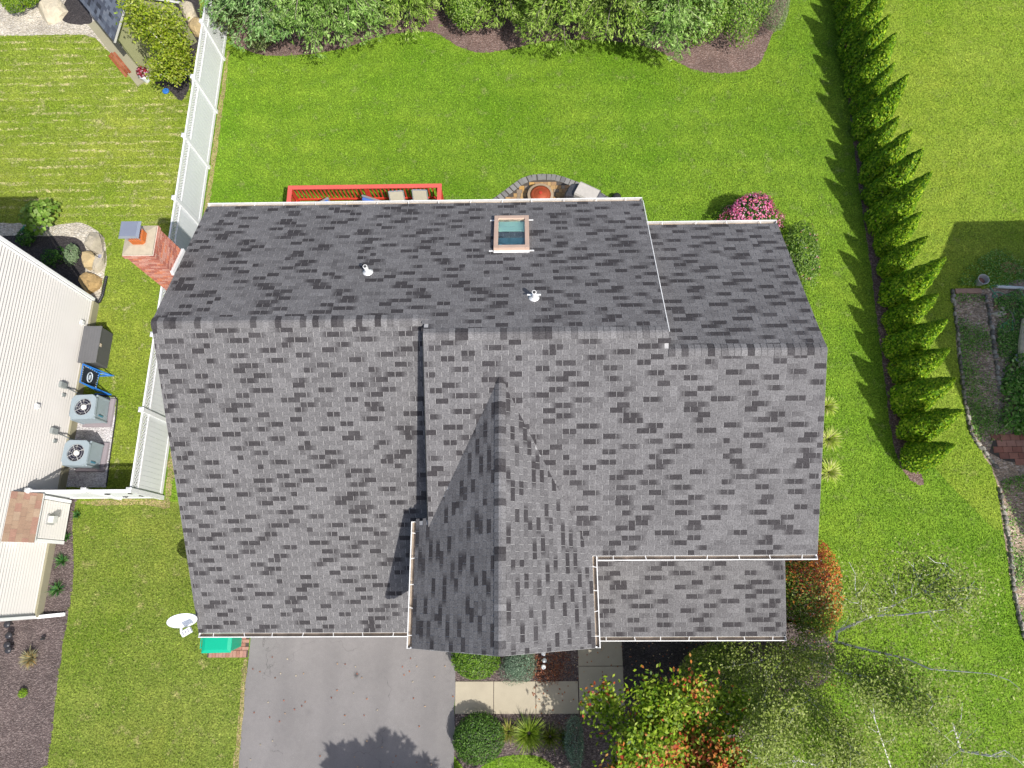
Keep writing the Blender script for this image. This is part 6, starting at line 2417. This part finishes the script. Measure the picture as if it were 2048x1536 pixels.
def stone_row(name, label, px, step, grp):
    pts = [P(a, b_) for a, b_ in px]
    t = thing(name, label, 'edging', pts[0], 0, grp)
    o0 = pts[0]
    for i in range(len(pts) - 1):
        a, b_ = pts[i], pts[i + 1]
        n = max(1, int((b_ - a).length / step))
        for k in range(n):
            o = link(bpy.data.objects.new('stone', smeshes[rr.randrange(6)]), t)
            c = a.lerp(b_, (k + .5) / n) - o0
            o.location = (c.x + rr.uniform(-.02, .02), c.y + rr.uniform(-.02, .02), .03)
            d = b_ - a
            s = rr.uniform(.75, 1.15)
            o.rotation_euler = (rr.uniform(-.2, .2), rr.uniform(-.2, .2), math.atan2(d.y, d.x) + rr.uniform(-.3, .3))
            o.scale = (s, s, s)
    return t


stone_row('stone_edging', 'long row of small grey stones edging the garden beside the lawn', [(1903, 580), (1912, 650), (1919, 720), (1926, 780), (1933, 830), (1940, 862), (1952, 884), (1966, 902), (1980, 920), (1994, 938)], .15, 'stone rows of the garden')
stone_row('stone_edging', 'row of small pale stones along the inner side of the weedy bed', [(1970, 590), (1976, 625), (1982, 660), (1987, 700), (1993, 740), (1999, 782)], .15, 'stone rows of the garden')
stone_row('stone_edging', 'row of grey stones curving along the lawn at the lower right edge', [(1998, 975), (2004, 1010), (2014, 1060), (2020, 1105), (2024, 1150), (2030, 1195), (2038, 1240), (2050, 1285)], .15, 'stone rows of the garden')
q0, q1 = P(1908, 581), P(1962, 585)
t = thing('stepping_slab', 'pinkish flat slab across the head of the weedy raised bed', 'slab', q0.lerp(q1, .5))
mb = MB()
mb.box(-.44, .44, -.09, .09, 0, .07)
mb.build('stone', pm('slab_pink', A(196, 160, 140), .9, .14, 6, fine=.1), t, bevel=.015)

# ---- weeds
WEED = [A(110, 170, 60, 1.5), A(136, 190, 76, 1.5), A(160, 206, 100, 1.5), A(90, 146, 50, 1.5), A(186, 214, 130, 1.5)]


def weeds(label, polys, dens, L, pal, seed, hmax=.14):
    rng = np.random.default_rng(seed)
    C = []
    for px, dn in polys:
        pts = [q[:2] for q in PL(px)]
        xs, ys = [p_[0] for p_ in pts], [p_[1] for p_ in pts]
        n = int((max(xs) - min(xs)) * (max(ys) - min(ys)) * dens * dn)
        x, y = rng.uniform(min(xs), max(xs), n), rng.uniform(min(ys), max(ys), n)
        f_ = np.sin(x * 3.1 + 1) + np.sin(y * 2.7) + np.sin(x * 1.3 + y * 4.1) + rng.normal(0, .9, n)
        ok = inpoly(x, y, pts) & (f_ > -.4)
        C.append(np.stack([x[ok], y[ok], rng.uniform(.02, hmax, ok.sum())], 1))
    c = np.concatenate(C)
    n = len(c)
    o = leaves('weeds', c, np.array((0, 0, 1.0)) + rvec(rng, n) * .7, rng.uniform(.6, 1.4, n) * L, rng.uniform(.6, 1.4, n) * L * .6, pick(rng, n, pal), LEAF, None, rng)
    return tag(o, label, 'weeds', kind='stuff')


weeds('low green weeds spread over the shaded garden soil', [([(1912, 570), (1932, 535), (1985, 500), (2070, 492), (2070, 560), (1980, 580)], .6), ([(1908, 590), (1965, 590), (1990, 780), (2010, 900), (1985, 905), (1945, 870), (1925, 780)], .8), ([(1985, 600), (2080, 560), (2090, 760), (2000, 780)], 1.2), ([(2000, 960), (2080, 940), (2090, 1300), (2045, 1270), (2020, 1120)], .7)], 1500, .06, WEED, 501)
weeds('taller leafy weeds crowding the garden below the stone row', [([(1996, 780), (2010, 720), (2090, 690), (2090, 880), (2030, 870), (2000, 860)], 1.0), ([(2030, 600), (2090, 600), (2090, 700), (2040, 700)], .5)], 900, .13, WEED, 502, .35)

# ---- old brick patio in the garden
gp = [q[:2] for q in PL([(1978, 905), (1990, 868), (2030, 868), (2090, 880), (2090, 930), (2060, 928), (2010, 922)])]
mb = MB()
mb.poly([(x, y, .012) for x, y in gp])
gpo = mb.build('brick_patio', pm('joint_sand', (.07, .06, .05)))
if gpo.data.polygons[0].normal.z < 0:
    gpo.data.flip_normals()
gpo['kind'] = 'structure'
rg = random.Random(31)
OLD = [A(196, 140, 120), A(182, 126, 108), A(206, 156, 136), A(170, 120, 104)]
ys = [p_[1] for p_ in gp]
y, j = min(ys), 0
while y < max(ys):
    x = 14.2 + .15 * (j % 2)
    while x < 17.5:
        if inpoly(np.array([x]), np.array([y + .1]), gp)[0]:
            paver(gpo, x, y + .1, .145, .095, rg.uniform(-.03, .03), rg.choice(OLD), .032)
        x += .30
    y += .20
    j += 1
# ---- loose garden things
q = P(1965, 560, .25)
t = thing('bucket', 'pale grey open plastic bucket on the shaded weeds', 'bucket', (q.x, q.y, 0))
mb = MB()
n = 24
prof = [(.12, .0), (.17, .30), (.185, .30), (.185, .325), (.165, .325), (.115, .10), (.01, .10)]
mb.lathe((0, 0, 0), prof, n)
mb.build('pail', pm('bucket_grey', A(196, 194, 190, 1.4), .5, .05), t)
mb = MB()
mb.lathe((0, 0, 0), [(.125, .105), (.128, .16), (.05, .19), (.01, .18)], 14)
mb.build('leaf_litter', pm('litter', (.20, .11, .09), .9, .4, 30), t)
HOSE = pm('hose_green', A(90, 170, 130, 1.3), .5, .06)


def hose(label, px, seed, r=.014):
    t = thing('garden_hose', label, 'hose', P(*px[0]), 0, 'green hoses in the garden')
    o0 = Vector(t.location)
    pts = [P(a, b_, .05) for a, b_ in px]
    ds = []
    for i in range(len(pts) - 1):
        p0, p1, p2, p3 = pts[max(i - 1, 0)], pts[i], pts[i + 1], pts[min(i + 2, len(pts) - 1)]
        for k in range(8):
            u_ = k / 8
            ds.append(.5 * ((2 * p1) + (p2 - p0) * u_ + (2 * p0 - 5 * p1 + 4 * p2 - p3) * u_ ** 2 + (3 * p1 - p0 - 3 * p2 + p3) * u_ ** 3) - o0 + Vector((0, 0, .02 * math.sin(i * 1.7 + k * .3))))
    mb = MB()
    mb.tube(ds, r, 6)
    mb.build('hose_coil', HOSE, t)


hose('loose green hose loop around the white pipe in the garden', [(1995, 594), (1983, 580), (1982, 572), (2000, 570), (2030, 574), (2045, 590), (2046, 612), (2030, 592), (2010, 590), (1995, 584), (1986, 592), (1994, 596)], 1)
hose('tangled green hose lower down beside the pale log', [(2006, 660), (2008, 648), (2020, 640), (2034, 636), (2036, 644), (2024, 652), (2026, 662), (2014, 646), (2002, 652), (2000, 670), (2018, 640), (2030, 622), (2024, 640), (2028, 668)], 2)
t = thing('white_pipe', 'white plastic pipe lying across the garden under the hose', 'pipe', P(1992, 573))
o0 = Vector(t.location)
mb = MB()
mb.tube([P(1992, 573, .06) - o0, P(2075, 578, .06) - o0], .055, 10)
mb.build('tube', pm('pipe_white', (.62, .62, .60), .5, .1, 6), t)
rr = random.Random(12)
for i, (px, py, rx, ry, lab) in enumerate(((2008, 598, .10, .08, 'reddish broken brick nearest the hose loop'), (2024, 610, .12, .10, 'pinkish flat stone right of the broken bricks'), (1990, 612, .07, .12, 'upright pinkish stone left of the grey flagstone'), (2000, 628, .26, .11, 'grey-beige flagstone with pointed end among the weeds'), (2015, 630, .08, .11, 'small brown stone under the hose tangle'), (2004, 618, .09, .07, 'small pale stone just above the flagstone'))):
    q = P(px, py)
    t = thing('garden_stone', lab, 'stone', q, 0, 'loose stones in the garden')
    mb = MB()
    rock_mesh(mb, (0, 0, .03), rx, ry, .06, rr, .15, .6, 9, 5)
    mb.build('stone', (ROCKP if i in (3, 5) else pm('stone_pink', A(196, 146, 130), .9, .15, 8)), t)
q = P(2046, 690)
t = thing('fallen_log', 'thick pale log at the right edge of the garden', 'log', q)
mb = MB()
mb.tube([P(2052, 640, .16) - q, P(2046, 690, .16) - q, P(2044, 735, .14) - q], [.13, .15, .12], 12)
mb.build('wood', pm('log_pale', A(206, 190, 164, 1.1), .9, .25, 8, bump=.6, bs=18, bd=.02), t)
q = P(2030, 722)
t = thing('metal_scrap', 'small heap of grey metal brackets beside the log', 'metal scrap', q)
for k in range(6):
    mb = MB()
    a = rr.uniform(0, 3)
    c = Vector((rr.uniform(-.22, .18), rr.uniform(-.16, .2), .05 + .03 * k))
    mb.obox(c, (math.cos(a), math.sin(a), 0), (-math.sin(a), math.cos(a), 0), (0, 0, 1), rr.uniform(.06, .16), .03, .02)
    mb.build('bracket', pm('scrap_grey', (.35, .38, .40), .4, .2, 10, metal=.5), t)
for i, (a, b_, lab) in enumerate((((2000, 672), (2020, 658), 'broken pink stick by the hose tangle'), ((2040, 800), (2046, 830), 'dark plank end standing in the lower garden'), ((2008, 612), (2028, 648), 'thin grey branch lying over the stones'))):
    q = P(*a)
    t = thing('stick', lab, 'stick', q)
    mb = MB()
    mb.tube([Vector((0, 0, .04)), (P(*b_) - q) * .5 + Vector((.03, 0, .10)), P(*b_) - q + Vector((0, 0, .05))], [.03, .026, .018], 6)
    mb.build('wood', pm('stick_grey', (.22, .18, .15), .9, .2, 9), t)
q = P(1980, 540)
sheet('straw_patch', smooth_poly(wobble(PL([(2000, 528), (2012, 520), (2040, 532), (2046, 545), (2020, 548), (2004, 542)]), .05, .2, 4), 2), .016, pm('dry_straw', A(206, 170, 120), .95, .2, 12, fine=.25, fs=40))

# ================================================================ GRASS BLADES (uncountable)
HEDGEBOX = [(12, 2.5), (13.6, 2.5), (13.9, 26), (12, 26)]
our_poly = [(FENX + .1, 2.5), (-8.6, 2.5), (-8.6, 0), (-2, -1), (-2, -7), (22, -7), (22, 1.4)] + [q[:2] for q in hedge_line[::-1]] + [(12.5, 26), (FENX + .1, 26)]
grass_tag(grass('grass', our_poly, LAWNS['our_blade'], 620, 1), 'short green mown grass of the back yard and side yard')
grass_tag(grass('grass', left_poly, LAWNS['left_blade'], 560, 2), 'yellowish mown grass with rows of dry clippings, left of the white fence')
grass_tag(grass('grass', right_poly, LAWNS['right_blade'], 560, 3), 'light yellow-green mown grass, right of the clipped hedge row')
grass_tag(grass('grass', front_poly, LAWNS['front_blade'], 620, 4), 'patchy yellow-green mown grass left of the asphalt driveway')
_b = BEDS
BEDS = []
grass_tag(grass('grass', FRONTGRASS, LAWNS['our_blade'], 900, 5), 'small patch of grass at the bottom edge beside the round bush')
BEDS = _b
